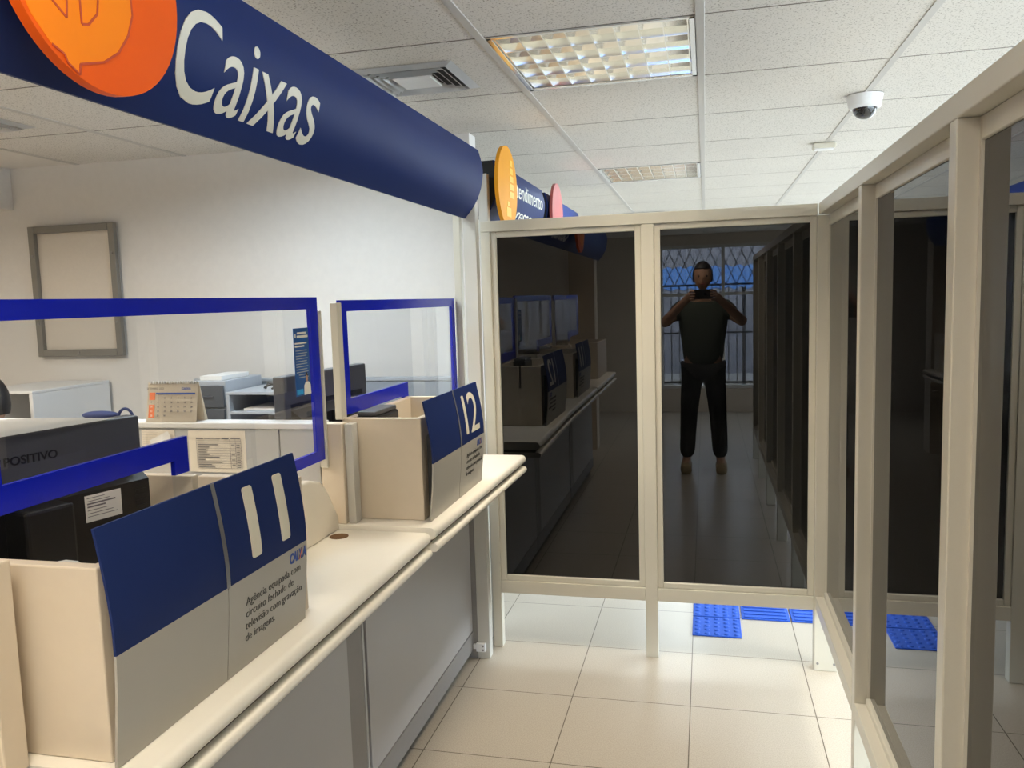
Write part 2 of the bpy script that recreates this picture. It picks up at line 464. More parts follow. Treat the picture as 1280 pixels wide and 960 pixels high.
# ------------------------------------------------------------------ recessed louvre lights
def ceiling_light(i, j, kind, label):
    x0, x1 = X0 + i * TX + 0.014, X0 + (i + 1) * TX - 0.014
    y0, y1 = Y0 + j * TY + 0.006, Y0 + (j + 1) * TY - 0.006
    cx, cy = (x0 + x1) / 2, (y0 + y1) / 2
    t = thing('ceiling_light', label, 'ceiling light', (cx, cy, CZ))
    bm = bmesh.new(); zt = CZ + 0.105
    box(bm, x0, x1, y0, y1, zt, zt + 0.006)
    for a in ((x0, x0 + 0.004, y0, y1), (x1 - 0.004, x1, y0, y1), (x0, x1, y0, y0 + 0.004), (x0, x1, y1 - 0.004, y1)):
        box(bm, *a, CZ, zt)
    obj('housing', bm, M['white_enamel'], t)
    bm = bmesh.new()
    for a in ((x0, x0 + 0.016, y0, y1), (x1 - 0.016, x1, y0, y1), (x0, x1, y0, y0 + 0.016), (x0, x1, y1 - 0.016, y1)):
        box(bm, *a, CZ - 0.002, CZ + 0.004, 0.001, 1)
    obj('rim', bm, M['chrome'], t)
    # parabolic long louvres and thin cross blades
    bm = bmesh.new()
    nl, nc = 4, 8
    for k in range(nl + 1):
        y = y0 + 0.02 + k * (y1 - y0 - 0.04) / nl
        prism(bm, [(y - 0.003, CZ + 0.004), (y + 0.003, CZ + 0.004), (y + 0.007, CZ + 0.028), (y + 0.016, CZ + 0.052), (y - 0.016, CZ + 0.052), (y - 0.007, CZ + 0.028)], 'x', x0 + 0.006, x1 - 0.006)
    obj('long_louvre', bm, M['mirror'], t)
    bm = bmesh.new()
    for k in range(nc + 1):
        x = x0 + 0.02 + k * (x1 - x0 - 0.04) / nc
        prism(bm, [(x - 0.0015, CZ + 0.003), (x + 0.0015, CZ + 0.003), (x + 0.006, CZ + 0.050), (x - 0.006, CZ + 0.050)], 'y', y0 + 0.006, y1 - 0.006)
    obj('cross_louvre', bm, M['mirror'], t)
    for k in range(nl):
        y = y0 + 0.02 + (k + 0.5) * (y1 - y0 - 0.04) / nl
        bm = bmesh.new(); cyl(bm, (x0 + 0.02, y, CZ + 0.078), (x1 - 0.02, y, CZ + 0.078), 0.013, n=10)
        obj('tube', bm, M['tube' if kind == 'w' else 'tubec'], t)
    return (cx, cy)

LAB = {(-1, 0): 'large louvred ceiling light nearest the camera dome, above the aisle',
       (-1, 4): 'small distant louvred ceiling light beyond the glass partition',
       (-3, 0): 'louvred ceiling light over the teller area behind the navy fascia sign',
       (-1, -4): 'louvred ceiling light over the aisle behind the photographer',
       (-5, -2): 'unseen louvred light added over the tellers to fill the back wall',  # added fill lamp, out of view, brightens the left back wall
       (-1, -8): 'louvred ceiling light nearest the street window',
       (2, 0): 'unseen louvred light added beyond the side partition, level with the near aisle',  # this and the next are added lamps to brighten the floor
       (2, 4): 'unseen louvred light added in the far hall beyond the side partition',
       (-1, 10): 'louvred ceiling light at the far end of the hall'}
POW = {(-1, 0): 4.5, (-1, 4): 15, (-3, 0): 10, (-1, -4): 12, (-5, -2): 34, (2, 0): 10, (2, 4): 18, (-1, 10): 16, (-1, -8): 9}
for (i, j), k in LIGHTS.items():
    cx, cy = ceiling_light(i, j, k, LAB[(i, j)])
    L = bpy.data.lights.new('lamp', 'AREA'); L.shape = 'RECTANGLE'; L.size = 0.52; L.size_y = 0.54
    L.spread = math.radians(100 if (i, j) == (-1, 0) else 165); L.energy = POW[(i, j)]; L.color = (1.0, 0.87, 0.69) if k == 'w' else (0.76, 0.90, 1.0)
    lo = bpy.data.objects.new('lamp', L); COL.objects.link(lo); lo.location = (cx, cy, CZ + 0.002)

# ------------------------------------------------------------------ ceiling fittings
def diffuser(cx, cy, s, label):
    t = thing('air_vent', label, 'air vent', (cx, cy, CZ))
    h = s / 2
    bm = bmesh.new()
    def ring(bm, a, b, za, zb):
        for q in range(4):
            R = Matrix.Rotation(q * PI / 2, 3, 'Z')
            vs = [bm.verts.new(R @ Vector(p) + Vector((cx, cy, 0))) for p in ((-a, -a, za), (a, -a, za), (b, -b, zb), (-b, -b, zb))]
            bm.faces.new(vs)
    ring(bm, h, h - 0.03, CZ - 0.003, CZ - 0.012); ring(bm, h - 0.03, h - 0.034, CZ - 0.012, CZ + 0.0)
    bmesh.ops.solidify(bm, geom=bm.faces[:], thickness=0.002)
    obj('rim', bm, M['white_enamel'], t)
    obj('back_plate', B(cx - h + 0.03, cx + h - 0.03, cy - h + 0.03, cy + h - 0.03, CZ - 0.0022, CZ - 0.0008), M['dark'], t)
    for k in range(3):
        a = h - 0.036 - k * 0.023
        bm = bmesh.new(); ring(bm, a, a - 0.020, CZ - 0.018, CZ - 0.004)
        bmesh.ops.solidify(bm, geom=bm.faces[:], thickness=0.0015)
        obj('cone', bm, M['white_enamel'], t)
    a = h - 0.036 - 3 * 0.023
    bm = bmesh.new(); box(bm, cx - a, cx + a, cy - a, cy + a, CZ - 0.016, CZ - 0.004, 0.004, 1)
    obj('centre_plate', bm, M['white_enamel'], t)
diffuser(-0.945, 2.70, 0.345, 'square white air vent in the ceiling beside the large louvred light')
diffuser(-2.81, 2.68, 0.345, 'square air vent over the tellers, cut off by the photo edge')
diffuser(-0.50, 7.75, 0.42, 'distant pale ceiling vent just above the partition rail')
t = thing('security_camera', 'white dome camera with dark lens hanging under the ceiling bar', 'security camera', (0.612, 3.51, CZ))
bm = bmesh.new(); cyl(bm, (0.612, 3.51, CZ - 0.045), (0.612, 3.51, CZ - 0.003), 0.060, 0.068, 32); obj('housing', bm, M['white_enamel'], t, smooth=40)
bm = bmesh.new(); bmesh.ops.create_uvsphere(bm, u_segments=24, v_segments=14, radius=0.046, matrix=Matrix.Translation((0.612, 3.51, CZ - 0.048)))
obj('dome', bm, M['dome'], t, smooth=60)
bm = bmesh.new(); cyl(bm, (0.612, 3.51, CZ - 0.053), (0.612, 3.51, CZ - 0.044), 0.055, 0.06, 32); obj('collar', bm, M['white_enamel'], t, smooth=40)
t = thing('smoke_detector', 'small flat cream box fixed to the ceiling bar past the dome camera', 'detector', (0.60, 4.55, CZ))
obj('cover', B(0.545, 0.655, 4.51, 4.59, CZ - 0.03, CZ - 0.003, 0.006), M['letter'], t)
obj('base_plate', B(0.553, 0.647, 4.518, 4.582, CZ - 0.034, CZ - 0.03, 0.001, 1), M['white_enamel'], t)

# ------------------------------------------------------------------ fascia signs
fas = lerp_profile([(1.815, -0.945), (1.84, -0.922), (1.89, -0.884), (1.95, -0.860), (2.02, -0.852), (2.092, -0.868)])
ZB, ZT = 1.83, 2.092
def fascia(name, label, y0, y1):
    t = thing(name, label, 'sign', (-0.9, (y0 + y1) / 2, ZB))
    pts = [(fas(ZB + (ZT - ZB) * k / 16), ZB + (ZT - ZB) * k / 16) for k in range(17)]
    bm = bmesh.new(); prism(bm, pts + [(x - 0.006, z) for x, z in reversed(pts)], 'y', y0, y1)
    obj('front_sheet', bm, M['navy'], t, smooth=30)
    bm = bmesh.new(); q = [(x - 0.0065, z) for x, z in pts[2:]]
    prism(bm, q + [(-0.985, ZT - 0.001), (-0.985, pts[2][1])], 'y', y0 + 0.004, y1 - 0.004)
    obj('dark_hollow_fill', bm, M['black'], t)  # solid black fill stands in for the dark inside the open sign
    return t
def coin(cy, parent, m0, r=0.174, cz=1.985):
    bm = bmesh.new(); cyl(bm, (-0.842, cy, cz), (-0.826, cy, cz), r, r, 64)
    d = obj('disc', bm, m0, parent, smooth=40)
    bm = bmesh.new(); cyl(bm, (-0.862, cy, cz), (-0.842, cy, cz), 0.05, 0.05, 20)
    obj('spacer', bm, M['black'], d)
    return d
def on_sheet(bm, y0, z0, out):
    slice_v(bm, 0.02)
    to_px(bm, 0, y0, z0, lambda z, y: fas(z) + out)

t = fascia('fascia_sign', 'long navy fascia sign with an orange disc and cream lettering over the tellers', -0.75, 3.16)
d = coin(1.030, t, M['orange'])
# coin sign in relief: a bold barred letter, lighter than the disc
SYM = [(0.930, 1.850), (0.950, 1.843), (0.954, 1.834), (0.976, 1.8225), (0.978, 1.837), (1.025, 1.852), (1.057, 1.874), (1.080, 1.904), (1.0927, 1.9365), (1.092, 1.959), (1.082, 1.985),
       (1.062, 2.005), (1.075, 2.030), (1.078, 2.060), (1.060, 2.090), (1.030, 2.108), (0.978, 2.115), (0.976, 2.150), (0.950, 2.138), (0.950, 2.110), (0.900, 2.080), (0.872, 2.03), (0.866, 1.98), (0.876, 1.92), (0.900, 1.878)]
CNT = [[(0.925, 1.918), (0.9369, 1.9069), (0.9599, 1.8921), (0.9625, 1.9155), (0.961, 1.985), (0.925, 1.985)],
       [(0.9868, 1.892), (1.000, 1.8955), (1.0183, 1.9149), (1.0222, 1.9355), (1.016, 1.968), (1.000, 1.985), (0.9868, 1.985)],
       [(0.9868, 2.010), (1.000, 2.012), (1.012, 2.03), (1.010, 2.052), (0.9868, 2.065)]]
bm = bmesh.new(); prism(bm, SYM, 'x', -0.8262, -0.8252); obj('symbol', bm, M['orange2'], d)
bm = bmesh.new()
for L_ in [SYM[:20]] + CNT:
    n_ = len(L_)
    for q in range(n_ if L_ is not SYM[:20] and len(L_) < 10 else n_ - 1):
        a, b = Vector(L_[q]), Vector(L_[(q + 1) % n_]); e = (b - a); e = Vector((-e.y, e.x)).normalized() * 0.0016
        vs = [bm.verts.new((-0.8246, *p)) for p in (a - e, b - e, b + e, a + e)]; bm.faces.new(vs)
bmesh.ops.recalc_face_normals(bm, faces=bm.faces[:]); bmesh.ops.solidify(bm, geom=bm.faces[:], thickness=0.0006)
obj('symbol_outline', bm, M['orange3'], d)
bm = text_bm('Caixas', 0.2, 0.0008, 0.0, width=0.518, height=0.152)
on_sheet(bm, 1.250, 1.868, 0.001)
obj('lettering', bm, M['letter'], t)

t = fascia('fascia_sign', 'navy hanging sign with a yellow oval disc just past the partition corner', 3.40, 4.44)
d = coin(3.475, t, M['yellow'])
bm = bmesh.new()
for k in range(5):   # a fanned row of pale bars and a thumb block
    box(bm, -0.8262, -0.8248, 3.50 + 0.004 * k, 3.585 - 0.006 * k, 1.945 + 0.034 * k, 1.972 + 0.034 * k, 0.0005, 1)
box(bm, -0.8262, -0.8248, 3.44, 3.52, 1.86, 1.90, 0.0005, 1)
box(bm, -0.8262, -0.8248, 3.455, 3.50, 1.905, 1.925, 0.0005, 1)
obj('symbol', bm, M['yellow2'], d)
bm = text_bm('Atendimento', 0.1, 0.0008, 0.0, width=0.72, height=0.074); on_sheet(bm, 3.655, 1.975, 0.001); obj('lettering', bm, M['white'], t)
bm = text_bm('Expresso', 0.1, 0.0008, 0.0, width=0.58, height=0.085); on_sheet(bm, 3.60, 1.855, 0.001); obj('lettering', bm, M['white'], t)
t = fascia('fascia_sign', 'farther navy hanging sign with a rose red oval disc', 4.53, 5.75)
coin(4.70, t, M['red'])

# ------------------------------------------------------------------ end partition
AL = M['alu']
Y1 = 3.285
def P(name, x0, x1, y0, y1, z0, z1, par, m=AL, bev=0.0025):
    return obj(name, B(x0, x1, y0, y1, z0, z1, bev, 2), m, par)
t = thing('glass_partition', 'beige framed partition with two smoked panes closing the end of the aisle', 'partition', (-0.2, 3.305, 0))
P('post', -0.905, -0.865, Y1, Y1 + 0.045, 0, 1.783, t); P('post', -0.248, -0.197, Y1, Y1 + 0.045, 0, 1.783, t)
P('post', 0.412, 0.500, Y1 - 0.012, Y1 + 0.045, 0, 1.783, t)
P('top_rail', -0.905, 0.414, Y1 - 0.002, Y1 + 0.05, 1.783, 1.827, t)
for xa, xb in ((-0.865, -0.248), (-0.197, 0.412)):
    P('bottom_rail', xa, xb, Y1, Y1 + 0.045, 0.243, 0.298, t)
    bm = bmesh.new(); w = 0.024
    box(bm, xa, xa + w, Y1 + 0.008, Y1 + 0.038, 0.298, 1.783, 0.002, 1); box(bm, xb - w, xb, Y1 + 0.008, Y1 + 0.038, 0.298, 1.783, 0.002, 1)
    box(bm, xa + w, xb - w, Y1 + 0.008, Y1 + 0.038, 0.298, 0.298 + w, 0.002, 1); box(bm, xa + w, xb - w, Y1 + 0.008, Y1 + 0.038, 1.783 - w, 1.783, 0.002, 1)
    f = obj('glazing_bead', bm, AL, t)
    obj('glass_pane', B(xa + w - 0.005, xb - w + 0.005, Y1 + 0.020, Y1 + 0.026, 0.317, 1.764), M['tint'], t)
bm = bmesh.new()
for x in (0.425, 0.487): cyl(bm, (x, Y1 - 0.014, 0.03), (x, Y1 - 0.011, 0.03), 0.005, n=10)
obj('screw', bm, M['mull'], t)

# ------------------------------------------------------------------ side partition
XF = 0.415
t = thing('glass_partition', 'long beige framed partition of tall smoked panes running beside the aisle', 'partition', (0.44, 1.2, 0))
ys = [-0.82, -0.76, 0.05, 0.092, 0.675, 0.718, 1.545, 1.588, 2.412, 2.454]
posts = [(-1.0, -0.958), (-0.195, -0.153), (0.675, 0.718), (1.545, 1.588), (2.412, 2.454)]
for a, b in posts: P('post', XF, XF + 0.060, a, b, 0, 1.783, t)
P('top_rail', XF, XF + 0.062, -1.0, Y1 - 0.014, 1.7835, 1.827, t)
edges = posts + [(Y1 - 0.014, Y1)]
for k in range(len(posts)):
    ya, yb = edges[k][1], edges[k + 1][0]
    P('bottom_rail', XF, XF + 0.060, ya, yb, 0.255, 0.305, t)
    bm = bmesh.new(); w = 0.020; xa, xb = XF + 0.036, XF + 0.058
    box(bm, xa, xb, ya, ya + 0.006, 0.305, 1.783); box(bm, xa, xb, yb - 0.006, yb, 0.305, 1.783)
    box(bm, xa - 0.006, xb, ya + 0.006, yb - 0.006, 0.305, 0.305 + w, 0.002, 1); box(bm, xa, xb, ya + 0.006, yb - 0.006, 1.783 - 0.04, 1.783, 0.002, 1)
    obj('glazing_bead', bm, AL, t)
    obj('glass_pane', B(XF + 0.042, XF + 0.048, ya + 0.003, yb - 0.003, 0.318, 1.765), M['tint'], t)

# ------------------------------------------------------------------ posts at the end of the teller front
o = tag(origin_to(obj('support_post', B(-0.942, -0.890, 3.162, 3.207, 0, 1.95, 0.002), M['alud']), (-0.915, 3.19, 0)), 'grey beige post at the end of the counter with a white latch at its foot', 'post')
o = tag(origin_to(obj('support_post', B(-0.926, -0.886, 3.345, 3.385, 0, 2.03, 0.002), M['alud']), (-0.906, 3.365, 0)), 'grey post hidden behind the partition corner, its head beside the second sign', 'post')
o = tag(origin_to(obj('support_post', B(-1.032, -1.002, 3.31, 3.345, 0, 1.90, 0.002), AL), (-1.017, 3.33, 0)), 'slim beige post carrying the far edge of the second glass screen', 'post')
t = thing('latch', 'small white plastic latch on the foot of the counter post', 'latch', (-0.92, 3.165, 0.02))
obj('body', B(-0.945, -0.905, 3.140, 3.1615, 0.035, 0.072, 0.003), M['white_enamel'], t)
obj('tongue', B(-0.958, -0.945, 3.144, 3.158, 0.045, 0.064, 0.002), M['white_enamel'], t)
bm = bmesh.new()
for z in (0.045, 0.062): cyl(bm, (-0.914, 3.137, z), (-0.914, 3.141, z), 0.004, n=10)
obj('screw', bm, M['mull'], t)

# ------------------------------------------------------------------ tactile paving beyond the partition
def tactile(x0, x1, y0, y1, kind, label, group):
    t = thing('tactile_tile', label, 'tactile tile', ((x0 + x1) / 2, (y0 + y1) / 2, 0), 0, group)
    obj('slab', B(x0, x1, y0, y1, 0.0, 0.006, 0.002, 1), M['tactile'], t)
    bm = bmesh.new()
    if kind == 'dots':
        for i in range(5):
            for j in range(5):
                x = x0 + (i + 0.5) * (x1 - x0) / 5; y = y0 + (j + 0.5) * (y1 - y0) / 5
                cyl(bm, (x, y, 0.006), (x, y, 0.0105), 0.013, 0.008, 12)
    else:
        for j in range(4):
            y = y0 + (j + 0.5) * (y1 - y0) / 4
            box(bm, x0 + 0.012, x1 - 0.012, y - 0.011, y + 0.011, 0.006, 0.0105, 0.003, 1)
    obj('relief', bm, M['tactile'], t)
tactile(-0.064, 0.148, 3.535, 3.745, 'dots', 'studded blue floor tile sticking out nearest the partition', 'blue studded floor tiles')
tactile(-0.064, 0.148, 3.755, 3.965, 'dots', 'studded blue floor tile behind the one nearest the partition', 'blue studded floor tiles')
tactile(0.155, 0.370, 3.755, 3.92, 'bars', 'ribbed blue floor tile touching the studded blue tiles', 'blue ribbed floor tiles')
tactile(0.377, 0.592, 3.755, 3.92, 'bars', 'ribbed blue floor tile ending behind the partition corner leg', 'blue ribbed floor tiles')

# ------------------------------------------------------------------ counters
def round_nose(x_back, x_nose, z0, z1, n=8):
    r = (z1 - z0) / 2; zc = (z0 + z1) / 2
    pts = [(x_back, z0)]
    for k in range(n + 1):
        a = -PI / 2 + PI * k / n
        pts.append((x_nose - r + r * math.cos(a), zc + r * math.sin(a)))
    pts.append((x_back, z1))
    return pts

def counter(label, y0, y1, ztop, nose, skew, mull_y, grommet=None):
    t = thing('service_counter', label, 'counter', (-0.95, (y0 + y1) / 2, 0))
    def sk(bm):
        for v in bm.verts:
            if v.co.x > -0.9: v.co.x += skew * (v.co.y - y0)
    bm = bmesh.new(); prism(bm, round_nose(-1.46, nose, ztop - 0.034, ztop), 'y', y0, y1); sk(bm)
    obj('worktop', bm, M['cream'], t, smooth=35)
    bm = bmesh.new(); prism(bm, [(-1.0, ztop - 0.046), (nose - 0.022, ztop - 0.046), (nose - 0.022, ztop - 0.034), (-1.0, ztop - 0.034)], 'y', y0 + 0.002, y1 - 0.002); sk(bm)
    obj('shadow_gap', bm, M['gap'], t)
    bm = bmesh.new(); prism(bm, round_nose(-1.0, nose + 0.004, ztop - 0.070, ztop - 0.046), 'y', y0 + 0.004, y1 - 0.001); sk(bm)
    obj('bumper_rail', bm, M['cream'], t, smooth=35)
    zb = ztop - 0.070
    segs = [y0 + 0.004] + list(mull_y) + [y1]
    for a, b in ((segs[0], segs[1]),) if len(segs) == 3 else ((segs[0], segs[-1]),):
        pass
    ys = [y0 + 0.004]
    for a, b in mull_y: ys += [a, b]
    ys.append(y1)
    for k in range(0, len(ys), 2):
        if ys[k + 1] - ys[k] > 0.01:
            obj('front_panel', B(-0.985, -0.962, ys[k] + 0.001, ys[k + 1] - 0.001, 0.118, zb, 0.001, 1), M['base'], t)
    for a, b in mull_y:
        obj('mullion', B(-0.985, -0.9635, a, b, 0.118, zb, 0.001, 1), M['mull'], t)
    obj('bottom_rail', B(-0.985, -0.959, y0 + 0.004, y1, 0.038, 0.117, 0.001, 1), M['mull'], t)
    obj('plinth', B(-1.40, -0.990, y0 + 0.01, y1 - 0.01, 0.0, 0.0375), M['plinth'], t)
    obj('carcass', B(-1.44, -0.986, y0 + 0.004, y1 - 0.002, 0.038, zb, 0.001, 1), M['base'], t)
    if grommet:
        gx, gy = grommet; bm = bmesh.new(); cyl(bm, (gx, gy, ztop - 0.002), (gx, gy, ztop + 0.0012), 0.026, 0.026, 28)
        g = obj('cable_grommet', bm, M['wood'], t, smooth=40)
        bm = bmesh.new(); cyl(bm, (gx - 0.002, gy, ztop), (gx - 0.002, gy, ztop + 0.0018), 0.018, 0.018, 24)
        obj('hole', bm, M['wood'], g)
    return t
c11 = counter('cream topped counter under the panel numbered 11, with a cable hole', 0.90, 2.085, 0.8625, -0.747, 0.0, [(1.972, 2.07)], (-0.992, 2.02))
c12 = counter('cream topped counter under the panel numbered 12, against the end partition', 2.095, 3.16, 0.874, -0.735, 0.022, [])
obj('end_strip', B(-0.986, -0.9425, 3.1605, 3.18, 0.0, 0.80, 0.001, 1), M['mull'], c12)
dup(c11, (0, -1.225, 0), 'cream topped counter before counter 11, reflected in the dark end pane')

# upright end boards between stations, grey-faced towards the tellers
def divider(label, y0, xe=-1.005):
    t = thing('desk_divider', label, 'divider', (-1.5, y0 + 0.04, 0.86))
    obj('end_board', B(-1.075, xe, y0, y0 + 0.042, 0.8745 if y0 > 1 else 0.8632, 1.166, 0.003), M['beige'], t)
    obj('screen_panel', B(-2.4, -1.208, y0 + 0.004, y0 + 0.05, 0.8747, 1.148, 0.002, 1), M['fabric'], t)
    obj('screen_panel', B(-1.204, -1.080, y0 + 0.004, y0 + 0.05, 0.8747, 1.148, 0.002, 1), M['fabric'], t)
    obj('ledge', B(-2.4, -1.0755, y0 - 0.002, y0 + 0.068, 1.149, 1.167, 0.004), M['ledge'], t)
    obj('leg', B(-2.4, -1.475, y0 + 0.01, y0 + 0.045, 0.0, 0.8745), M['fabric'], t)
    return t
d11 = divider('grey divider carrying the calendar and papers, with a beige end board', 2.100)
d10 = divider('beige ended divider cut off at the lower photo edge, before box 11', 0.855, -0.935)
for c in d11.children:
    if c.name.startswith('end_board'): pass
o = obj('side_post', B(-1.004, -0.980, 2.112, 2.15, 0.8745, 1.163, 0.002), M['alud'], d11)

# curved cream splash board standing on counter 11
outl = [(1.56, 0.863), (1.56, 1.052), (1.93, 1.040), (1.985, 1.024), (2.010, 1.006), (2.030, 0.982), (2.082, 0.905), (2.0845, 0.890), (2.0845, 0.863)]
bm = bmesh.new(); prism(bm, outl, 'x', -1.045, -1.020)
bmesh.ops.bevel(bm, geom=[e for e in bm.edges if abs(e.verts[0].co.x - e.verts[1].co.x) < 1e-6 and e.verts[0].co.x > -1.03], offset=0.008, segments=3, affect='EDGES', profile=0.5)
o = tag(origin_to(obj('splash_board', bm, M['cushion'], smooth=35), (-1.03, 1.9, 0.863)), 'cream board with sloped corner standing on counter 11 by the cable hole', 'board')

# monitor boxes on the counters
def enclosure(label, xr, xl, y0, y1, z0, z1, back, gx):
    t = thing('monitor_enclosure', label, 'enclosure', ((xr + xl) / 2, (y0 + y1) / 2, z0))
    w = 0.022
    obj('side_board', B(xl, xr, y0, y0 + w, z0 + 0.0006, z1, 0.0025), M['beige'], t)
    bm = bmesh.new()   # far board, slotted for the glass screen
    box(bm, xl, gx - 0.0065, y1 - w, y1, z0 + 0.0006, z1, 0.002); box(bm, gx + 0.0065, xr, y1 - w, y1, z0 + 0.0006, z1, 0.002)
    box(bm, gx - 0.007, gx + 0.007, y1 - w, y1, z0 + 0.0006, 1.06)
    obj('side_board', bm, M['beige'], t)
    obj('front_board', B(xr - w, xr - 0.001, y0 + w, y1 - w, z0 + 0.0006, z1 - 0.001, 0.0025), M['beige'], t)
    if back: obj('back_board', B(back, back + w, y0 + w, y1 - w, z0 + 0.0006, z1 - 0.001, 0.0025), M['beige'], t)
    return t
e11 = enclosure('open beige box around the black monitor behind panel 11', -0.822, -1.20, 0.925, 1.515, 0.8625, 1.148, None, -1.06)
e12 = enclosure('open beige box behind panel 12', -0.792, -1.034, 2.165, 2.70, 0.874, 1.172, -1.034, -0.9)
dup(e11, (0, -1.225, 0), 'open beige box on the counter before box 11, reflected in the dark end pane')

# numbered curved panels
def number_panel(label, y0, y1, ys, z0, z1, zs, prof, number=None, logo_u=None):
    t = thing('number_panel', label, 'sign', (prof(z0, 0), (y0 + y1) / 2, z0))
    th = 0.004; N = 20
    def half(a, b):
        bm = bmesh.new(); zsl = sorted([z0 + (z1 - z0) * k / N for k in range(N + 1)] + [zs])
        g = []
        for z in zsl:
            x = prof(z, 0); g.append([bm.verts.new(q) for q in ((x, a, z), (x, b, z), (x - th, b, z), (x - th, a, z))])
        for k in range(len(zsl) - 1):
            mi = 1 if zsl[k] < zs - 1e-6 else 0
            for q in range(4):
                f = bm.faces.new((g[k][q], g[k][(q + 1) % 4], g[k + 1][(q + 1) % 4], g[k + 1][q])); f.material_index = mi
        bm.faces.new(g[0]).material_index = 1; bm.faces.new(g[-1])
        bmesh.ops.recalc_face_normals(bm, faces=bm.faces[:])
        return bm
    obj('panel_sheet', half(y0, ys - 0.001), [M['navy'], M['panelgrey']], t, smooth=30)
    obj('panel_sheet', half(ys + 0.001, y1), [M['navy'], M['panelgrey']], t, smooth=30)
    bm = bmesh.new(); g = []
    for k in range(N + 1):
        z = zs + (z1 + 0.0005 - zs) * k / N; x = prof(z, 0) + 0.0015
        g.append([bm.verts.new((x, ys - 0.0055, z)), bm.verts.new((x, ys + 0.0055, z))])
    for k in range(N): bm.faces.new((g[k][0], g[k][1], g[k + 1][1], g[k + 1][0]))
    bmesh.ops.solidify(bm, geom=bm.faces[:], thickness=0.0015)
    obj('seam_strip', bm, M['silver'], t)
    obj('bracket', B(prof(0.95, 0) - 0.022, prof(0.95, 0) - 0.005, y0 + 0.03, y0 + 0.05, z0 + 0.04, z1 - 0.10), M['black'], t)
    obj('bracket', B(prof(0.95, 0) - 0.022, prof(0.95, 0) - 0.005, y1 - 0.05, y1 - 0.03, z0 + 0.04, z1 - 0.10), M['black'], t)
    return t
def art(bm, y0, z0, prof, out=0.0006):
    slice_v(bm, 0.012); to_px(bm, 0, y0, z0, lambda z, y: prof(z, y) + out)
def stroke(u0, u1, v0, v1, r=0.006):
    pts = []
    for cx, cy, a0 in ((u1 - r, v1 - r, 0), (u0 + r, v1 - r, 90), (u0 + r, v0 + r, 180), (u1 - r, v0 + r, 270)):
        for k in range(5):
            a = math.radians(a0 + k * 22.5); pts.append((cx + r * math.cos(a), cy + r * math.sin(a)))
    bm = bmesh.new(); prism(bm, pts, 'z', -0.0004, 0.0004)
    return bm
def panel_print(t, prof, yl, zl, w, ynote, znote, wn, hn):
    for ch, k in (('CAI', 0), ('X', 1), ('A', 2)):
        bm = text_bm(ch, 0.03, 0.0003, 0.0012, shear=0.15)
        hs = {'CAI': (0.0, 0.50), 'X': (0.525, 0.22), 'A': (0.755, 0.245)}[ch]
        xs = [v.co.x for v in bm.verts]; ys_ = [v.co.y for v in bm.verts]; x0, y0 = min(xs), min(ys_)
        sx = hs[1] * w / (max(xs) - x0); sy = 0.0215 / (max(ys_) - y0)
        for v in bm.verts: v.co.x = hs[0] * w + (v.co.x - x0) * sx; v.co.y = (v.co.y - y0) * sy
        art(bm, yl, zl, prof); obj('bank_logo', bm, M['logo'], t)
    # the warm stroke across the X of the logo
    bm = bmesh.new(); vs = [bm.verts.new(p) for p in ((0.53 * w, 0.0, 0.0005), (0.575 * w, 0.0, 0.0005), (0.74 * w, 0.0212, 0.0005), (0.695 * w, 0.0212, 0.0005))]
    bm.faces.new(vs); art(bm, yl, zl, prof, 0.001); obj('logo_stroke', bm, M['tabred'], t)
    bm = text_bm('Agência equipada com\ncircuito fechado de\ntelevisão com gravação\nde imagens.', 0.03, 0.0003, -0.0005, line=1.02, width=wn, height=hn)
    art(bm, ynote, znote, prof); obj('notice_lettering', bm, M['ink'], t)

p11f = lerp_profile([(0.80, -0.8045), (0.86, -0.8035), (0.93, -0.797), (1.00, -0.791), (1.06, -0.790), (1.11, -0.794), (1.16, -0.801), (1.215, -0.811)])
p11 = lambda z, y: p11f(z)
n11 = number_panel('large curved navy and grey panel numbered 11', 0.912, 1.462, 1.183, 0.8635, 1.208, 1.029, p11)
for a in (1.262, 1.366):
    bm = stroke(0, 0.032, 0, 0.128); art(bm, a, 1.054, p11); obj('numeral', bm, M['letter'], n11)
panel_print(n11, p11, 1.392, 0.999, 0.066, 1.236, 0.905, 0.205, 0.086)
p12f = lerp_profile([(0.80, -0.768), (0.90, -0.7665), (0.97, -0.759), (1.06, -0.755), (1.12, -0.760), (1.17, -0.768), (1.216, -0.778)])
p12 = lambda z, y: p12f(z)
n12 = number_panel('smaller curved navy and grey panel numbered 12 in front of the partition', 2.155, 2.700, 2.428, 0.875, 1.222, 1.043, p12)
bm = stroke(0, 0.024, 0, 0.125, 0.005); art(bm, 2.495, 1.070, p12); obj('numeral', bm, M['letter'], n12)
bm = text_bm('2', 0.15, 0.0004, 0.0, width=0.10, height=0.130); art(bm, 2.550, 1.068, p12); obj('numeral', bm, M['letter'], n12)
panel_print(n12, p12, 2.61, 1.012, 0.066, 2.49, 0.928, 0.19, 0.08)
dup(n11, (0, -1.225, 0), 'curved navy and grey panel before panel 11, reflected in the dark end pane') if False else None

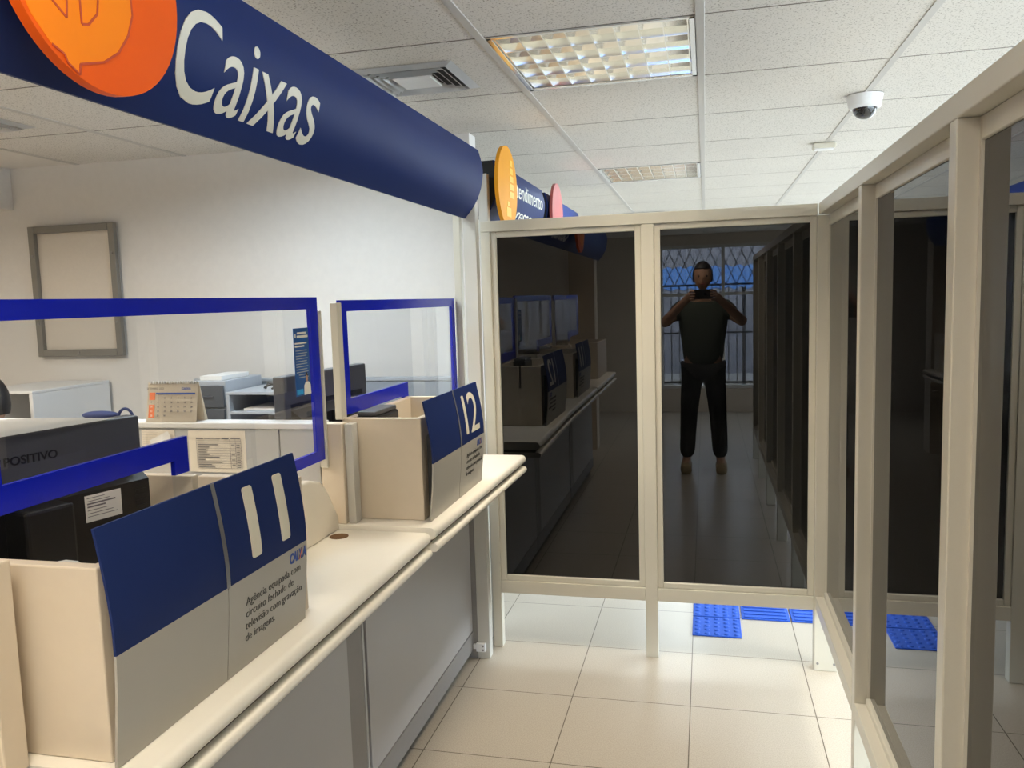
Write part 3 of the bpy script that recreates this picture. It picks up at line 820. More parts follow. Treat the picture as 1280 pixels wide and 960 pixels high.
# ------------------------------------------------------------------ glass screens with royal blue borders
def glass_screen(label, X, yl, yr, ystep, ztop, zlow, znotch, lpost, bw=0.033, bs=0.045):
    t = thing('glass_screen', label, 'glass screen', (X, (yl + yr) / 2, zlow))
    out = [(yl, znotch), (ystep, znotch), (ystep, zlow), (yr, zlow), (yr, ztop), (yl, ztop)]
    bm = bmesh.new(); prism(bm, out, 'x', X - 0.004, X + 0.004); obj('glass_pane', bm, M['screen'], t)
    zn2 = znotch + 0.045
    bands = [(yl, yr, ztop - bw, ztop), (yr - bs, yr, zlow, ztop - bw), (ystep + 0.10, yr - bs, zlow, zlow + 0.030),
             (ystep, ystep + bs, znotch - 0.030, zn2), (yl, ystep, znotch, zn2), (yl, yl + bs, zn2, ztop - bw)]
    bm = bmesh.new()
    for a, b, c, d_ in bands: box(bm, X - 0.0052, X + 0.0052, a, b, c, d_)
    obj('blue_border', bm, M['bluefilm'], t)
    for a in lpost:
        bm = B(X - 0.012, X + 0.012, a[0], a[1], a[2], a[3], 0.003); obj('edge_post', bm, AL, t)
    return t
g11 = glass_screen('wide blue bordered glass screen above the box of panel 11', -1.06, 0.965, 2.088, 1.425, 1.525, 1.066, 1.194, [(2.0885, 2.0985, 1.04, 1.488)])
g12 = glass_screen('narrower blue bordered glass screen above the box of panel 12', -1.04, 2.19, 3.305, 2.672, 1.515, 1.066, 1.176, [(2.158, 2.189, 1.168, 1.508)])
dup(g11, (0, -1.225, 0), 'blue bordered glass screen before counter 11, reflected in the dark end pane')

# sticker on the first glass screen
t = thing('poster_sticker', 'narrow blue poster with white print stuck inside the first glass screen', 'poster', (-1.05, 1.985, 1.256))
Xp = -1.0538
obj('sheet', B(Xp - 0.001, Xp, 1.942, 2.024, 1.262, 1.443), M['poster'], t)
def pr_text(s, y, z, w, h, off=0.0):
    bm = text_bm(s, 0.02, 0.0002, off, width=w, height=h); to_px(bm, Xp + 0.0004, y, z); obj('print', bm, M['white'], t)
bm = bmesh.new()
for k in range(11):
    z = 1.382 - k * 0.0072; box(bm, Xp, Xp + 0.0004, 1.949 + (0.012 if k > 8 else 0), 1.949 + 0.066 - 0.012 * random.random(), z, z + 0.0022)
obj('print', bm, M['lightgrey'], t)
bm = bmesh.new(); box(bm, Xp, Xp + 0.0004, 1.962, 2.012, 1.427, 1.432); box(bm, Xp, Xp + 0.0004, 1.960, 2.020, 1.417, 1.4235)
box(bm, Xp, Xp + 0.0004, 1.947, 2.012, 1.4005, 1.4045); box(bm, Xp, Xp + 0.0004, 1.947, 1.998, 1.3925, 1.3965); box(bm, Xp, Xp + 0.0004, 1.948, 1.954, 1.418, 1.428)
obj('headline', bm, M['white'], t)
obj('caption_box', B(Xp, Xp + 0.0004, 1.946, 1.980, 1.266, 1.280), M['postercyan'], t)
bm = bmesh.new(); uvball(bm, (Xp + 0.0002, 2.003, 1.312), 0.010, 0.04, 0.8, 1.15, 16, 10); obj('portrait_hair', bm, M['hair'], t)
bm = bmesh.new(); uvball(bm, (Xp + 0.0006, 2.003, 1.306), 0.008, 0.04, 0.75, 1.1, 16, 10); obj('portrait_face', bm, M['skin'], t)
bm = bmesh.new(); prism(bm, [(1.985, 1.2625), (2.0235, 1.2625), (2.022, 1.288), (2.012, 1.297), (1.996, 1.297), (1.987, 1.288)], 'x', Xp, Xp + 0.0006); obj('portrait_shirt', bm, M['white'], t)

# ------------------------------------------------------------------ monitors
def monitor(name, label, cx, cy, zdesk, ztop, w, ang, logo, sticker):
    h = ztop - zdesk
    t = thing(name, label, 'monitor', (cx, cy, zdesk), ang)
    hp = 0.335
    zb = h - hp
    bm = bmesh.new(); box(bm, -w / 2, w / 2, -0.018, 0.022, zb, h, 0.004, 2); s = obj('back_shell', bm, M['charcoal'], t, local=True)
    bm = bmesh.new()   # thicker electronics bulge below the vent row
    prism(bm, [(-0.018, h - 0.105), (-0.050, h - 0.128), (-0.050, zb + 0.05), (-0.018, zb + 0.02)], 'x', -w / 2 + 0.03, w / 2 - 0.012)
    obj('rear_bulge', bm, M['black'], t, local=True)
    bm = bmesh.new()
    for k in range(int((w - 0.06) / 0.006)):
        x = -w / 2 + 0.03 + k * 0.006; box(bm, x, x + 0.003, -0.0192, -0.0175, h - 0.102, h - 0.086)
    for k in range(14):
        z = h - 0.150 - k * 0.011; box(bm, w / 2 - 0.045, w / 2 - 0.020, -0.0512, -0.0495, z, z + 0.004)
    obj('vent_slots', bm, M['black'], t, local=True)
    obj('screen_face', B(-w / 2 + 0.012, w / 2 - 0.012, 0.0222, 0.0232, zb + 0.018, h - 0.012), M['dome'], t, local=True)
    obj('neck', B(-0.045, 0.045, -0.115, -0.045, 0.012, h - 0.125, 0.006), M['black'], t, local=True)
    obj('stand_base', B(-0.12, 0.12, -0.118, 0.10, 0.0006, 0.014, 0.006), M['black'], t, local=True)
    if logo:
        bm = text_bm('POSITIVO', 0.03, 0.0004, 0.0006, width=0.100, height=0.0165)
        for v in bm.verts: v.co = Vector((v.co.x - 0.020, -0.0185 - v.co.z, v.co.y + h - 0.056))
        obj('lettering', bm, M['black'], t, local=True)
        bm = bmesh.new(); vs = [bm.verts.new(p) for p in ((-0.042, -0.0188, h - 0.056), (-0.028, -0.0188, h - 0.056), (-0.024, -0.0188, h - 0.041), (-0.038, -0.0188, h - 0.041))]; bm.faces.new(vs)
        obj('emblem', bm, M['black'], t, local=True)
    if sticker:
        a, b, c, d_ = sticker
        obj('label_sticker', B(a, b, -0.0512, -0.0502, c, d_), M['paper'], t, local=True)
        bm = bmesh.new()
        for k in range(7):
            z = d_ - 0.006 - k * 0.006
            if z < c + 0.004: break
            box(bm, a + 0.004, a + (b - a) * (0.5 + 0.4 * random.random()), -0.0516, -0.0511, z, z + (0.003 if k in (2, 3) else 0.0012))
        obj('sticker_print', bm, M['greyink'], t, local=True)
    return t
a11 = math.atan2(0.258, 0.07); c11p = Vector((-1.169, 1.455)) - 0.26 * Vector((math.cos(a11), math.sin(a11)))
m11 = monitor('computer_monitor', 'black monitor seen from behind in box 11, papers lying on its top', c11p.x, c11p.y, 0.8632, 1.285, 0.52, a11, True, (0.105, 0.182, 1.098 - 0.8632, 1.150 - 0.8632))
a12 = math.atan2(0.52, 0.045); c12p = Vector((-1.200, 2.690)) - 0.2525 * Vector((math.cos(a12), math.sin(a12)))
m12 = monitor('computer_monitor', 'dark monitor seen from behind through the glass behind box 12', c12p.x, c12p.y, 0.8747, 1.292, 0.505, a12, False, None)
dup(m11, (0, -1.225, 0), 'black monitor at the station before number 11, reflected in the dark end pane')
# cable and clip beside the first monitor
bm = bmesh.new(); tube(bm, [(-1.02 + 0.03 * math.sin(k * 0.5), 1.02 + 0.018 * k, 1.10 - 0.0035 * k * k + 0.01 * k) for k in range(9)], 0.004)
tag(origin_to(obj('cable', bm, M['cable'], smooth=60), (-1.02, 1.05, 0.9)), 'white cable curling down inside box 11', 'cable')
# papers on the monitor top
bm = bmesh.new(); g = []
for i in range(9):
    r = []
    for j in range(7):
        u, v = i / 8, j / 6
        r.append(bm.verts.new((-1.52 + 0.30 * u + 0.06 * v, 1.03 + 0.06 * u + 0.30 * v, 1.2875 + 0.004 * math.sin(u * PI))))
    g.append(r)
for i in range(8):
    for j in range(6): bm.faces.new((g[i][j], g[i + 1][j], g[i + 1][j + 1], g[i][j + 1]))
bmesh.ops.solidify(bm, geom=bm.faces[:], thickness=0.003)
tag(origin_to(obj('paper_sheets', bm, M['paper'], smooth=40), (-1.36, 1.2, 1.29)), 'loose white sheets lying on top of the monitor in box 11', 'paper')
# receipt printer in box 12
t = thing('receipt_printer', 'black device peeking over the rim of box 12', 'printer', (-0.995, 2.29, 0.8745))
obj('body', B(-1.008, -0.940, 2.20, 2.38, 0.8750, 1.172, 0.008), M['black'], t)
obj('lid', B(-1.004, -0.944, 2.204, 2.37, 1.1725, 1.186, 0.004), M['charcoal'], t)
bm = bmesh.new()
for k in range(3): box(bm, -0.952, -0.944, 2.1985, 2.2002, 1.145 + 0.010 * k, 1.150 + 0.010 * k)
obj('light', bm, M['lightgrey'], t)

# ------------------------------------------------------------------ calendar and papers on the divider
Yd = 2.104
t = thing('desk_calendar', 'small tent calendar with an orange column standing on the divider ledge', 'calendar', (-1.56, 2.14, 1.1672))
za, ang = 1.1674, 0.02
cw, chh, tl = 0.172, 0.118, 0.20
def leaf(bm, tilt, y, th):
    vs = []
    for q in ((-1.648, y, za), (-1.648 + cw, y, za), (-1.648 + cw, y + tilt * chh, za + chh), (-1.648, y + tilt * chh, za + chh)): vs.append(bm.verts.new(q))
    f = bm.faces.new(vs); bmesh.ops.solidify(bm, geom=[f], thickness=th)
bm = bmesh.new(); leaf(bm, tl, 2.106, 0.002); obj('front_page', bm, M['oldpaper'], t)
bm = bmesh.new(); leaf(bm, -tl * 0.9, 2.152, 0.002); leaf(bm, -tl * 1.35, 2.164, 0.0012); obj('back_leaf', bm, M['oldpaper'], t)
bm = bmesh.new()
for k in range(18): 
    x = -1.648 + 0.008 + k * 0.0092; cyl(bm, (x, 2.129, za + chh - 0.001), (x + 0.002, 2.129, za + chh - 0.001), 0.0045, n=10)
obj('spiral', bm, M['ledge'], t)
def cal(s, u, v, h, m, nm, off=0.0, w=None):
    bm = text_bm(s, h, 0.0001, off, height=h, width=w); to_my(bm, 2.1055, -1.648 + u, za + v, 0, tl); obj(nm, bm, m, t)
def calbox(u0, u1, v0, v1, m, nm):
    bm = bmesh.new(); box(bm, u0, u1, v0, v1, 0, 0.0003); to_my(bm, 2.1055, -1.648, za, 0, tl); return obj(nm, bm, m, t)
cal('SETEMBRO 2025', 0.012, 0.098, 0.0058, M['ink'], 'month_title', w=0.058)
cal('CAIXA', 0.130, 0.097, 0.0072, M['logo'], 'heading', 0.0003, 0.032)
calbox(0.029, 0.164, 0.0815, 0.0865, M['logo'], 'weekday_bar')
calbox(0.007, 0.027, 0.065, 0.087, M['tabred'], 'holiday_block'); calbox(0.007, 0.027, 0.012, 0.0505, M['tabred'], 'holiday_block')
bm = bmesh.new(); day = 0
for r_ in range(5):
    for c_ in range(7):
        dd = r_ * 7 + c_
        if dd < 1 or dd > 30: continue
        tb = text_bm(str(dd), 0.006, 0.0001, 0.0002, height=0.0052)
        for v in tb.verts: v.co.x += 0.0135 + c_ * 0.0228; v.co.y += 0.0685 - r_ * 0.0131
        mp = {}
        for v in tb.verts: mp[v] = bm.verts.new(v.co)
        for f in tb.faces:
            try:
                nf = bm.faces.new([mp[v] for v in f.verts]); nf.material_index = 1 if c_ == 0 and r_ != 1 else 0
            except ValueError: pass
        tb.free()
to_my(bm, 2.1052, -1.648, za, 0, tl); obj('dates', bm, [M['greyink'], M['oldpaper']], t)

def sheet(name, label, x0, x1, z0, z1, y, ang, m, bow=0.004):
    bm = bmesh.new(); n = 8; g = []
    for i in range(n + 1):
        r = []
        for j in range(n + 1):
            u = (x1 - x0) * i / n; v = (z1 - z0) * j / n
            r.append(bm.verts.new((u, v, bow * (1 - j / n) * math.sin(PI * i / n) + 0.0005)))
        g.append(r)
    for i in range(n):
        for j in range(n): bm.faces.new((g[i][j], g[i + 1][j], g[i + 1][j + 1], g[i][j + 1]))
    to_my(bm, y, x0, z0, ang)
    bmesh.ops.recalc_face_normals(bm, faces=bm.faces[:])
    bmesh.ops.solidify(bm, geom=bm.faces[:], thickness=0.0004)
    t = thing(name, label, 'paper', ((x0 + x1) / 2, y, z0)); obj('sheet', bm, m, t, smooth=40)
    return t
t = sheet('paper_notice', 'cream sheet with a ruled table taped to the grey divider', -1.505, -1.315, 1.018, 1.143, Yd, 0.0, M['oldpaper'], 0.003)
bm = bmesh.new()
for k in range(12): box(bm, 0.028, 0.176, 0.012 + k * 0.0075, 0.0126 + k * 0.0075, 0.0038, 0.0042)
for u in (0.028, 0.140, 0.158, 0.176): box(bm, u, u + 0.0008, 0.012, 0.10, 0.0038, 0.0042)
box(bm, 0.028, 0.052, 0.0995, 0.1035, 0.0038, 0.0043); box(bm, 0.056, 0.110, 0.1005, 0.1030, 0.0038, 0.0043); box(bm, 0.113, 0.137, 0.0995, 0.1035, 0.0038, 0.0043); box(bm, 0.143, 0.175, 0.1005, 0.1030, 0.0038, 0.0043)
for k in range(10):
    box(bm, 0.032, 0.032 + 0.02 + 0.06 * random.random(), 0.0145 + k * 0.0075, 0.0168 + k * 0.0075, 0.0038, 0.0042)
    if k % 2: box(bm, 0.144, 0.155, 0.0145 + k * 0.0075, 0.0165 + k * 0.0075, 0.0038, 0.0042)
    box(bm, 0.161, 0.172, 0.0145 + k * 0.0075, 0.0165 + k * 0.0075, 0.0038, 0.0042)
to_my(bm, Yd, -1.505, 1.018); obj('table_print', bm, M['greyink'], t)
t = sheet('paper_notice', 'wrinkled text sheet taped to the divider under the calendar', -1.665, -1.550, 1.055, 1.143, Yd, 0.0, M['oldpaper'], 0.004)
bm = bmesh.new()
for k in range(10):
    box(bm, 0.006, 0.026, 0.010 + k * 0.007, 0.0122 + k * 0.007, 0.0048, 0.0052); box(bm, 0.029, 0.055, 0.010 + k * 0.007, 0.0122 + k * 0.007, 0.0048, 0.0052)
box(bm, 0.006, 0.06, 0.081, 0.0835, 0.0048, 0.0052)
to_my(bm, Yd, -1.665, 1.055); obj('text_print', bm, M['board'], t)
t = sheet('paper_notice', 'tilted white slip with a dark scribble over the text sheet', -1.607, -1.535, 1.050, 1.118, Yd - 0.0065, 0.42, M['paper'], 0.002)
bm = bmesh.new(); tube(bm, [(0.020 + 0.004 * k, 0.012 + 0.0045 * k + 0.004 * math.sin(k * 2.1), 0.0025) for k in range(9)], 0.0012, 5)
tube(bm, [(0.028 + 0.006 * math.cos(k * 0.8), 0.030 + 0.008 * math.sin(k * 0.8), 0.0028) for k in range(8)], 0.0011, 5)
to_my(bm, Yd - 0.0065, -1.607, 1.050, 0.42); obj('scribble', bm, M['ink'], t)
# pouch with loop strap on the ledge
t = thing('pouch', 'dark blue cloth pouch with a loop strap behind the divider ledge', 'pouch', (-1.83, 2.15, 1.167))
bm = bmesh.new(); uvball(bm, (-1.845, 2.150, 1.181), 0.06, 1.1, 0.45, 0.22); obj('body', bm, M['pouch'], t, smooth=60)
bm = bmesh.new(); tube(bm, [(-1.75 + 0.026 * math.cos(a * PI / 10), 2.145, 1.172 + 0.030 * math.sin(a * PI / 10)) for a in range(11)], 0.0045); obj('strap', bm, M['pouch'], t, smooth=60)

# ------------------------------------------------------------------ back office
t = thing('notice_frame', 'empty grey metal notice frame hanging askew on the pale wall', 'frame', (-3.16, 3.60, 1.275))
xa, xb, z0, z1 = -3.425, -2.905, 1.277, 1.953
obj('back_board', B(xa + 0.02, xb - 0.02, 3.604, 3.618, z0 + 0.02, z1 - 0.02), M['board'], t)
bm = bmesh.new(); w = 0.036
for a in ((xa, xa + w, z0, z1), (xb - w, xb, z0, z1), (xa + w, xb - w, z0, z0 + w), (xa + w, xb - w, z1 - w, z1)):
    box(bm, a[0], a[1], 3.578, 3.6035, a[2], a[3], 0.002, 1)
obj('frame_profile', bm, M['framegrey'], t)
bm = bmesh.new()
for p in ((xa + 0.02, 1.80), (xb - 0.02, 1.80), (xb - 0.02, 1.45), (xa + 0.02, 1.45), (-3.17, z0 + 0.02)): cyl(bm, (p[0], 3.574, p[1]), (p[0], 3.5785, p[1]), 0.007, n=10)
obj('clip', bm, M['mull'], t)

t = thing('desk_screen', 'low blue grey desk screen with a pale cap along the back wall', 'screen', (-1.6, 3.52, 0))
obj('panel', B(-2.45, -1.06, 3.50, 3.535, 0.0, 1.145, 0.002, 1), M['bluegrey'], t)
obj('cap', B(-2.45, -1.06, 3.495, 3.54, 1.1455, 1.163, 0.003, 1), M['lightgrey'], t)
t = thing('office_desk', 'pale grey back office desk below the desk screen', 'desk', (-1.75, 3.2, 0))
obj('top', B(-2.45, -1.50, 2.90, 3.49, 0.715, 0.74, 0.004), M['lightgrey'], t)
for x in (-2.43, -1.56): obj('leg', B(x, x + 0.03, 2.93, 3.47, 0.0, 0.7145), M['greyplastic'], t)
t = thing('drawer_tower', 'dark grey three drawer tower with white paper on its top', 'drawer unit', (-2.13, 3.3, 0.7405))
obj('cabinet', B(-2.215, -2.055, 3.16, 3.46, 0.7406, 1.185, 0.003, 1), M['lightgrey'], t)
for k in range(4):
    z = 0.752 + k * 0.105; f = obj('drawer', B(-2.208, -2.062, 3.148, 3.1595, z, z + 0.099, 0.003, 1), M['greyplastic'], t)
    obj('handle', B(-2.16, -2.11, 3.143, 3.148, z + 0.045, z + 0.052), M['charcoal'], f)
tag(origin_to(obj('paper_stack', B(-2.195, -2.085, 3.18, 3.40, 1.1855, 1.205, 0.001, 1), M['paper']), (-2.13, 3.3, 1.1855)), 'white paper stack on top of the dark drawer tower', 'paper')
t = thing('shelf_unit', 'pale grey open shelf unit holding papers beside the drawer tower', 'shelf', (-1.87, 3.3, 0.7405))
obj('side_panel', B(-2.045, -2.028, 3.14, 3.46, 0.7406, 1.125, 0.002, 1), M['lightgrey'], t)
obj('side_panel', B(-1.690, -1.673, 3.14, 3.46, 0.7406, 1.125, 0.002, 1), M['lightgrey'], t)
for z in (0.80, 0.92, 1.04, 1.1255): obj('shelf', B(-2.045 if z > 1.1 else -2.0275, -1.673 if z > 1.1 else -1.6905, 3.14, 3.46, z, z + 0.012, 0.001, 1), M['lightgrey'], t)
obj('back_panel', B(-2.0275, -1.6905, 3.452, 3.46, 0.7406, 1.125), M['bluegrey'], t)
tag(origin_to(obj('paper_stack', B(-1.98, -1.74, 3.17, 3.40, 1.0525, 1.062, 0.001, 1), M['paper']), (-1.86, 3.28, 1.0525)), 'thin paper stack on a shelf of the pale shelf unit', 'paper')
bm = bmesh.new(); tube(bm, [(-1.90 + 0.035 * math.cos(k * 0.55) + 0.006 * k, 3.22 + 0.03 * math.sin(k * 0.55), 1.143 + 0.006 * (k % 5)) for k in range(22)], 0.0045)
tag(origin_to(obj('cable', bm, M['black'], smooth=60), (-1.88, 3.22, 1.14)), 'tangled black cable on top of the pale shelf unit', 'cable')
t = thing('reflection_box', 'white open box added for a bright reflection under the empty notice frame', 'cabinet', (-3.2, 3.4, 0))  # added box in place of a bright window reflection in the glass
obj('side_panel', B(-3.40, -3.36, 3.10, 3.60, 0.0, 1.135, 0.003), M['white_enamel'], t); obj('side_panel', B(-3.04, -3.02, 3.10, 3.60, 0.0, 1.135, 0.003), M['white_enamel'], t)
obj('top_panel', B(-3.40, -3.02, 3.10, 3.60, 1.1355, 1.150, 0.003), M['white_enamel'], t); obj('back_panel', B(-3.359, -3.041, 3.58, 3.60, 0.0, 1.135), M['white_enamel'], t)
obj('shelf', B(-3.359, -3.041, 3.12, 3.579, 0.5, 0.52), M['white_enamel'], t)

# ------------------------------------------------------------------ people
def head(parent, c, r, face, hair_m, skin_m, long=False):
    """a head with face towards the unit vector 'face' (xy)"""
    f = Vector((face[0], face[1], 0)).normalized(); s = Vector((-f.y, f.x, 0)); up = Vector((0, 0, 1))
    def W(a, b, h): return Vector(c) + f * a + s * b + up * h
    bm = bmesh.new()
    q = Matrix((f, s, up)).transposed().to_4x4()
    bmesh.ops.create_uvsphere(bm, u_segments=32, v_segments=24, radius=1.0)
    for v in bm.verts:
        x, y, z = v.co
        w = 1.0 if z > -0.1 else 1.0 - 0.34 * min(1, (-z - 0.1) / 0.9)
        v.co = Vector((x * r * 0.98 * w + (0.012 if z < -0.3 and x > 0 else 0), y * r * 0.78 * w, z * r * 1.22))
        if x > 0.80 and abs(y) < 0.22 and -0.35 < z < 0.05: v.co.x += r * 0.20 * (1 - abs(y) / 0.22) * (0.4 + (0.05 - z))
    bmesh.ops.transform(bm, matrix=Matrix.Translation(c) @ q, verts=bm.verts[:])
    for sd in (1, -1):
        bmesh.ops.create_uvsphere(bm, u_segments=12, v_segments=8, radius=r * 0.26, matrix=Matrix.Translation(W(-0.005, sd * r * 0.78, 0)) @ q @ Matrix.Diagonal((0.6, 0.3, 1, 1)))
    h = obj('head', bm, skin_m, parent, smooth=80)
    bm = bmesh.new(); bmesh.ops.create_uvsphere(bm, u_segments=32, v_segments=24, radius=1.0)
    kill = [v for v in bm.verts if (v.co.x > 0.35 and v.co.z < 0.45) or v.co.z < -0.42]
    bmesh.ops.delete(bm, geom=kill, context='VERTS')
    for v in bm.verts: v.co = Vector((v.co.x * r * 1.07, v.co.y * r * 0.86, v.co.z * r * 1.30 + 0.004))
    bmesh.ops.transform(bm, matrix=Matrix.Translation(c) @ q, verts=bm.verts[:])
    bmesh.ops.solidify(bm, geom=bm.faces[:], thickness=0.012)
    obj('hair', bm, hair_m, parent, smooth=80)
    bm = bmesh.new()
    for sd in (1, -1): uvball(bm, W(r * 0.86, sd * r * 0.32, r * 0.05), r * 0.10, u=10, v=8)
    obj('eyes', bm, M['ink'], parent, smooth=80)
    bm = bmesh.new(); uvball(bm, W(r * 0.80, 0, -r * 0.62), r * 0.16, 1.0 if abs(f.y) < 0.5 else 1.3, 1.3 if abs(f.y) < 0.5 else 1.0, 0.35, 12, 8)
    obj('mouth', bm, M['red'], parent, smooth=80)

# photographer, seen only as a dim reflection
t = thing('person', 'person in a dark shirt and black trousers taking a photo, mirrored in the dark pane', 'person', (-0.02, -0.42, 0))
px_, py_ = -0.02, -0.42
def rel(v): return (v[0], v[1] , v[2])
V = [(0, 0, 0.95), (0, 0.0, 1.12), (0, 0.0, 1.33), (0, 0.01, 1.44), (0, 0.03, 1.53),
     (-0.18, 0, 1.38), (-0.33, 0.12, 1.26), (-0.14, 0.33, 1.45),
     (0.18, 0, 1.38), (0.33, 0.12, 1.26), (0.14, 0.33, 1.45),
     (-0.09, 0, 0.88), (-0.12, 0.03, 0.50), (-0.14, -0.02, 0.10), (-0.15, 0.14, 0.04),
     (0.09, 0, 0.88), (0.12, 0.03, 0.50), (0.14, -0.02, 0.10), (0.15, 0.14, 0.04)]
Ed = [(0, 1), (1, 2), (2, 3), (3, 4), (2, 5), (5, 6), (6, 7), (2, 8), (8, 9), (9, 10), (0, 11), (11, 12), (12, 13), (13, 14), (0, 15), (15, 16), (16, 17), (17, 18)]
Rd = [(0.15, 0.10), (0.14, 0.10), (0.16, 0.11), 0.065, 0.055, 0.062, 0.045, 0.032, 0.062, 0.045, 0.032, 0.085, 0.058, 0.04, 0.035, 0.085, 0.058, 0.04, 0.035]
# hands: palm and five bent fingers curled on the phone
for sd, wi in ((-1, 7), (1, 10)):
    b0 = Vector(V[wi]); pa = len(V); V.append((b0.x - sd * 0.035, b0.y + 0.030, b0.z + 0.03)); Rd.append((0.030, 0.016)); Ed.append((wi, pa))
    for k in range(4):
        z = 1.465 + 0.020 * k; ln = (0.85, 1.0, 1.05, 0.95)[k]
        i0 = len(V)
        V += [(sd * 0.098, 0.372, z), (sd * (0.098 - 0.012), 0.372 + 0.024 * ln, z), (sd * (0.098 - 0.040 * ln), 0.372 + 0.031 * ln, z + 0.002)]
        Rd += [0.009, 0.0085, 0.007]; Ed += [(pa, i0), (i0, i0 + 1), (i0 + 1, i0 + 2)]
    i0 = len(V); V += [(sd * 0.085, 0.360, 1.452), (sd * 0.055, 0.366, 1.462)]; Rd += [0.010, 0.008]; Ed += [(pa, i0), (i0, i0 + 1)]
skin('body', V, Ed, Rd, M['skin'], t)
k = 1.0
Vs = [(0, 0, 0.84), (0, 0, 1.08), (0, 0, 1.30), (0, 0.005, 1.43), (-0.19, 0, 1.38), (-0.27, 0.07, 1.31), (0.19, 0, 1.38), (0.27, 0.07, 1.31)]
skin('shirt', Vs, [(0, 1), (1, 2), (2, 3), (2, 4), (4, 5), (2, 6), (6, 7)], [(0.19, 0.135), (0.175, 0.13), (0.185, 0.13), 0.08, 0.085, 0.07, 0.085, 0.07], M['shirt'], t)
Vt = [(0, 0, 0.95), (-0.09, 0, 0.86), (-0.12, 0.03, 0.50), (-0.14, -0.01, 0.10), (0.09, 0, 0.86), (0.12, 0.03, 0.50), (0.14, -0.01, 0.10)]
skin('trousers', Vt, [(0, 1), (1, 2), (2, 3), (0, 4), (4, 5), (5, 6)], [(0.165, 0.12), 0.105, 0.078, 0.068, 0.105, 0.078, 0.068], M['trousers'], t)
for sd in (-1, 1):
    bm = bmesh.new(); box(bm, px_ + sd * 0.145 - 0.047, px_ + sd * 0.145 + 0.047, py_ - 0.07, py_ + 0.20, 0.0, 0.085, 0.035, 4); obj('shoe', bm, M['shoe'], t, smooth=60)
head(t, (px_, py_ + 0.05, 1.645), 0.098, (0, 1), M['hair'], M['skin'])
tp = thing('phone', 'dark phone held up by the photographer, mirrored in the dark pane', 'phone', (-0.02, -0.04, 1.46))
obj('body', B(-0.10, 0.06, -0.036, -0.028, 1.462, 1.54, 0.003), M['black'], tp)
obj('lens', B(-0.010, 0.010, -0.028, -0.0265, 1.492, 1.510, 0.0005, 1), M['dome'], tp)

# clerk behind the glass
t = thing('person', 'dark haired clerk seated behind the glass, cut off by the photo edge', 'person', (-2.955, 2.80, 0))
V = [(0, 0, 0.55), (0, 0.0, 0.72), (0, 0.0, 0.90), (-0.01, 0, 1.00), (-0.02, 0, 1.06),
     (0, 0.18, 0.93), (-0.06, 0.25, 0.70), (-0.30, 0.18, 0.74), (-0.37, 0.17, 0.745),
     (0, -0.18, 0.93), (-0.06, -0.25, 0.70), (-0.30, -0.18, 0.74), (-0.37, -0.17, 0.745),
     (-0.05, 0.09, 0.53), (-0.42, 0.10, 0.52), (-0.42, 0.10, 0.10), (-0.54, 0.10, 0.04),
     (-0.05, -0.09, 0.53), (-0.42, -0.10, 0.52), (-0.42, -0.10, 0.10), (-0.54, -0.10, 0.04)]
Ed = [(0, 1), (1, 2), (2, 3), (3, 4), (2, 5), (5, 6), (6, 7), (7, 8), (2, 9), (9, 10), (10, 11), (11, 12), (0, 13), (13, 14), (14, 15), (15, 16), (0, 17), (17, 18), (18, 19), (19, 20)]
Rd = [(0.11, 0.14), (0.10, 0.13), (0.11, 0.15), 0.06, 0.052, 0.055, 0.042, 0.030, 0.028, 0.055, 0.042, 0.030, 0.028, 0.08, 0.058, 0.04, 0.035, 0.08, 0.058, 0.04, 0.035]
for sd, wi in ((1, 8), (-1, 12)):
    for k in range(4):
        i0 = len(V); y = sd * (0.17 + 0.020 * (k - 1.5)); V += [(-0.41, y, 0.748), (-0.445, y, 0.745), (-0.468 + 0.006 * abs(k - 1.5), y, 0.735)]; Rd += [0.010, 0.009, 0.0075]; Ed += [(wi, i0), (i0, i0 + 1), (i0 + 1, i0 + 2)]
    i0 = len(V); V += [(-0.385, sd * 0.125, 0.745), (-0.415, sd * 0.112, 0.742)]; Rd += [0.011, 0.009]; Ed += [(wi, i0), (i0, i0 + 1)]
skin('body', V, Ed, Rd, M['skin'], t)
Vs = [(0, 0, 0.52), (0, 0, 0.72), (0, 0, 0.90), (-0.008, 0, 0.99), (0, 0.19, 0.93), (-0.05, 0.245, 0.76), (0, -0.19, 0.93), (-0.05, -0.245, 0.76)]
skin('shirt', Vs, [(0, 1), (1, 2), (2, 3), (2, 4), (4, 5), (2, 6), (6, 7)], [(0.14, 0.17), (0.125, 0.155), (0.135, 0.18), 0.07, 0.075, 0.062, 0.075, 0.062], M['shirt2'], t)
Vt = [(0, 0, 0.55), (-0.05, 0.09, 0.53), (-0.42, 0.10, 0.52), (-0.42, 0.10, 0.12), (-0.05, -0.09, 0.53), (-0.42, -0.10, 0.52), (-0.42, -0.10, 0.12)]
skin('trousers', Vt, [(0, 1), (1, 2), (2, 3), (0, 4), (4, 5), (5, 6)], [(0.13, 0.15), 0.098, 0.075, 0.06, 0.098, 0.075, 0.06], M['trousers'], t)
for sd in (-1, 1):
    bm = bmesh.new(); box(bm, -2.955 - 0.64, -2.955 - 0.37, 2.80 + sd * 0.10 - 0.045, 2.80 + sd * 0.10 + 0.045, 0.0, 0.085, 0.035, 4); obj('shoe', bm, M['black'], t, smooth=60)
head(t, (-2.962, 2.80, 1.130), 0.096, (-1, 0.25), M['hair'], M['skin'])
t = thing('office_chair', 'charcoal office chair under the seated clerk', 'chair', (-2.93, 2.80, 0))
bm = bmesh.new(); box(bm, -3.20, -2.72, 2.56, 3.04, 0.38, 0.44, 0.03, 3); obj('seat', bm, M['seatcloth'], t, smooth=40)
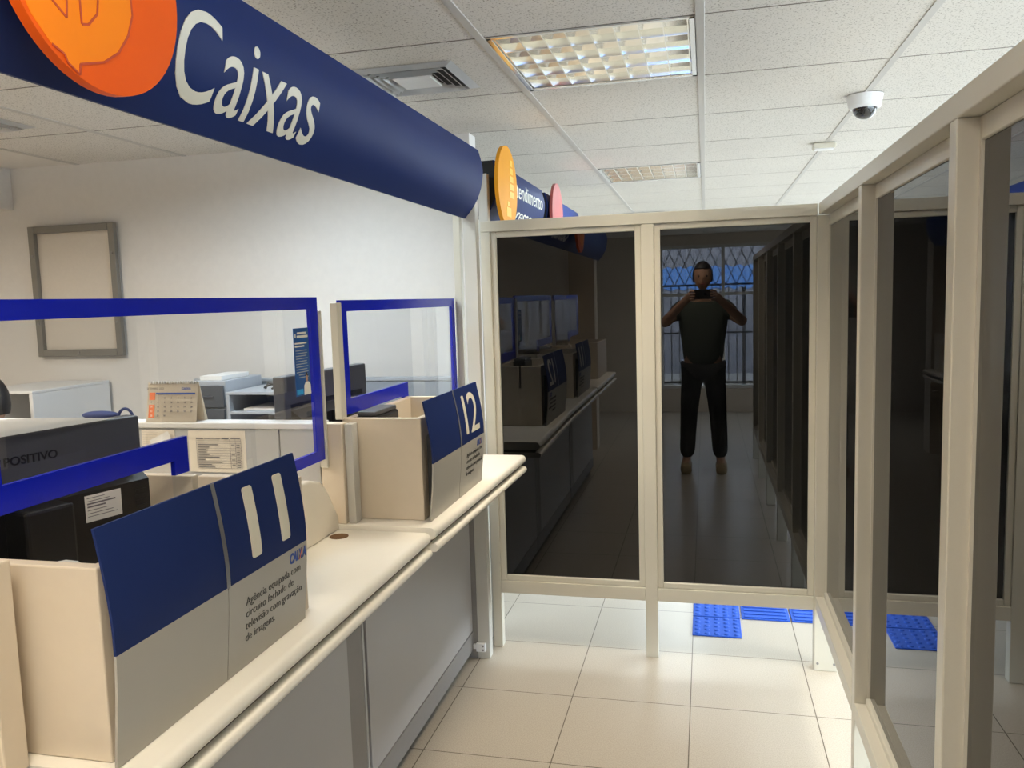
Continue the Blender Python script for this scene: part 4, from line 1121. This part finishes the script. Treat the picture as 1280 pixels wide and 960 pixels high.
bm = bmesh.new(); box(bm, -2.745, -2.695, 2.59, 3.01, 0.50, 0.92, 0.025, 3); obj('backrest', bm, M['seatcloth'], t, smooth=40)
bm = bmesh.new(); box(bm, -2.72, -2.70, 2.78, 2.82, 0.36, 0.60); obj('back_bracket', bm, M['black'], t)
bm = bmesh.new(); cyl(bm, (-2.95, 2.80, 0.07), (-2.95, 2.80, 0.38), 0.025); obj('gas_column', bm, M['chrome'], t, smooth=40)
for q in range(5):
    a = q * 2 * PI / 5; bm = bmesh.new(); cyl(bm, (-2.95, 2.80, 0.085), (-2.95 + 0.27 * math.cos(a), 2.80 + 0.27 * math.sin(a), 0.06), 0.02, 0.014, 10)
    l = obj('leg', bm, M['black'], t, smooth=40)
    bm = bmesh.new(); bmesh.ops.create_uvsphere(bm, u_segments=12, v_segments=8, radius=0.026, matrix=Matrix.Translation((-2.95 + 0.27 * math.cos(a), 2.80 + 0.27 * math.sin(a), 0.026))); obj('caster', bm, M['black'], l, smooth=40)

# ------------------------------------------------------------------ camera, world, view
cam = bpy.data.cameras.new('camera'); co = bpy.data.objects.new('camera', cam); COL.objects.link(co)
cam.sensor_width = 36.0; cam.lens = 36.0 * 1013.56 / 1280.0; cam.clip_start = 0.01
rx = Vector((0.97259585, 0.2305265, -0.03024637)); dn = Vector((-0.00555278, -0.10702273, -0.99424107)); fw = Vector((-0.23243596, 0.96716269, -0.1028098))
mw = Matrix((rx, -dn, -fw)).transposed().to_4x4(); mw.translation = Vector((0, 0, 1.5))
co.matrix_world = mw
S.camera = co
w = bpy.data.worlds.new('sky'); S.world = w; w.use_nodes = True
bg = w.node_tree.nodes['Background']; bg.inputs[0].default_value = (0.80, 0.90, 1.0, 1); bg.inputs[1].default_value = SKY
for nm, loc, rot, sx, sy in (('portal_rear', ((WX0 + WX1) / 2, -4.0, (WZ0 + WZ1) / 2), (PI / 2, 0, 0), WX1 - WX0, WZ1 - WZ0),
                             ('portal_hall', (2.6, (HY0 + HY1) / 2, (HZ0 + HZ1) / 2), (0, PI / 2, 0), HZ1 - HZ0, HY1 - HY0),
                             ('portal_side', (2.6, (SY0 + SY1) / 2, (HZ0 + HZ1) / 2), (0, PI / 2, 0), HZ1 - HZ0, SY1 - SY0)):
    L = bpy.data.lights.new(nm, 'AREA'); L.shape = 'RECTANGLE'; L.size = sx; L.size_y = sy; L.cycles.is_portal = True
    lo = bpy.data.objects.new(nm, L); COL.objects.link(lo); lo.location = loc; lo.rotation_euler = rot
S.view_settings.view_transform = 'Standard'; S.view_settings.look = 'None'
S.view_settings.gamma = 1.0; S.view_settings.use_curve_mapping = False
S.view_settings.exposure = EXPO
S.cycles.max_bounces = 10; S.cycles.transparent_max_bounces = 16
S.cycles.sample_clamp_indirect = 4.0
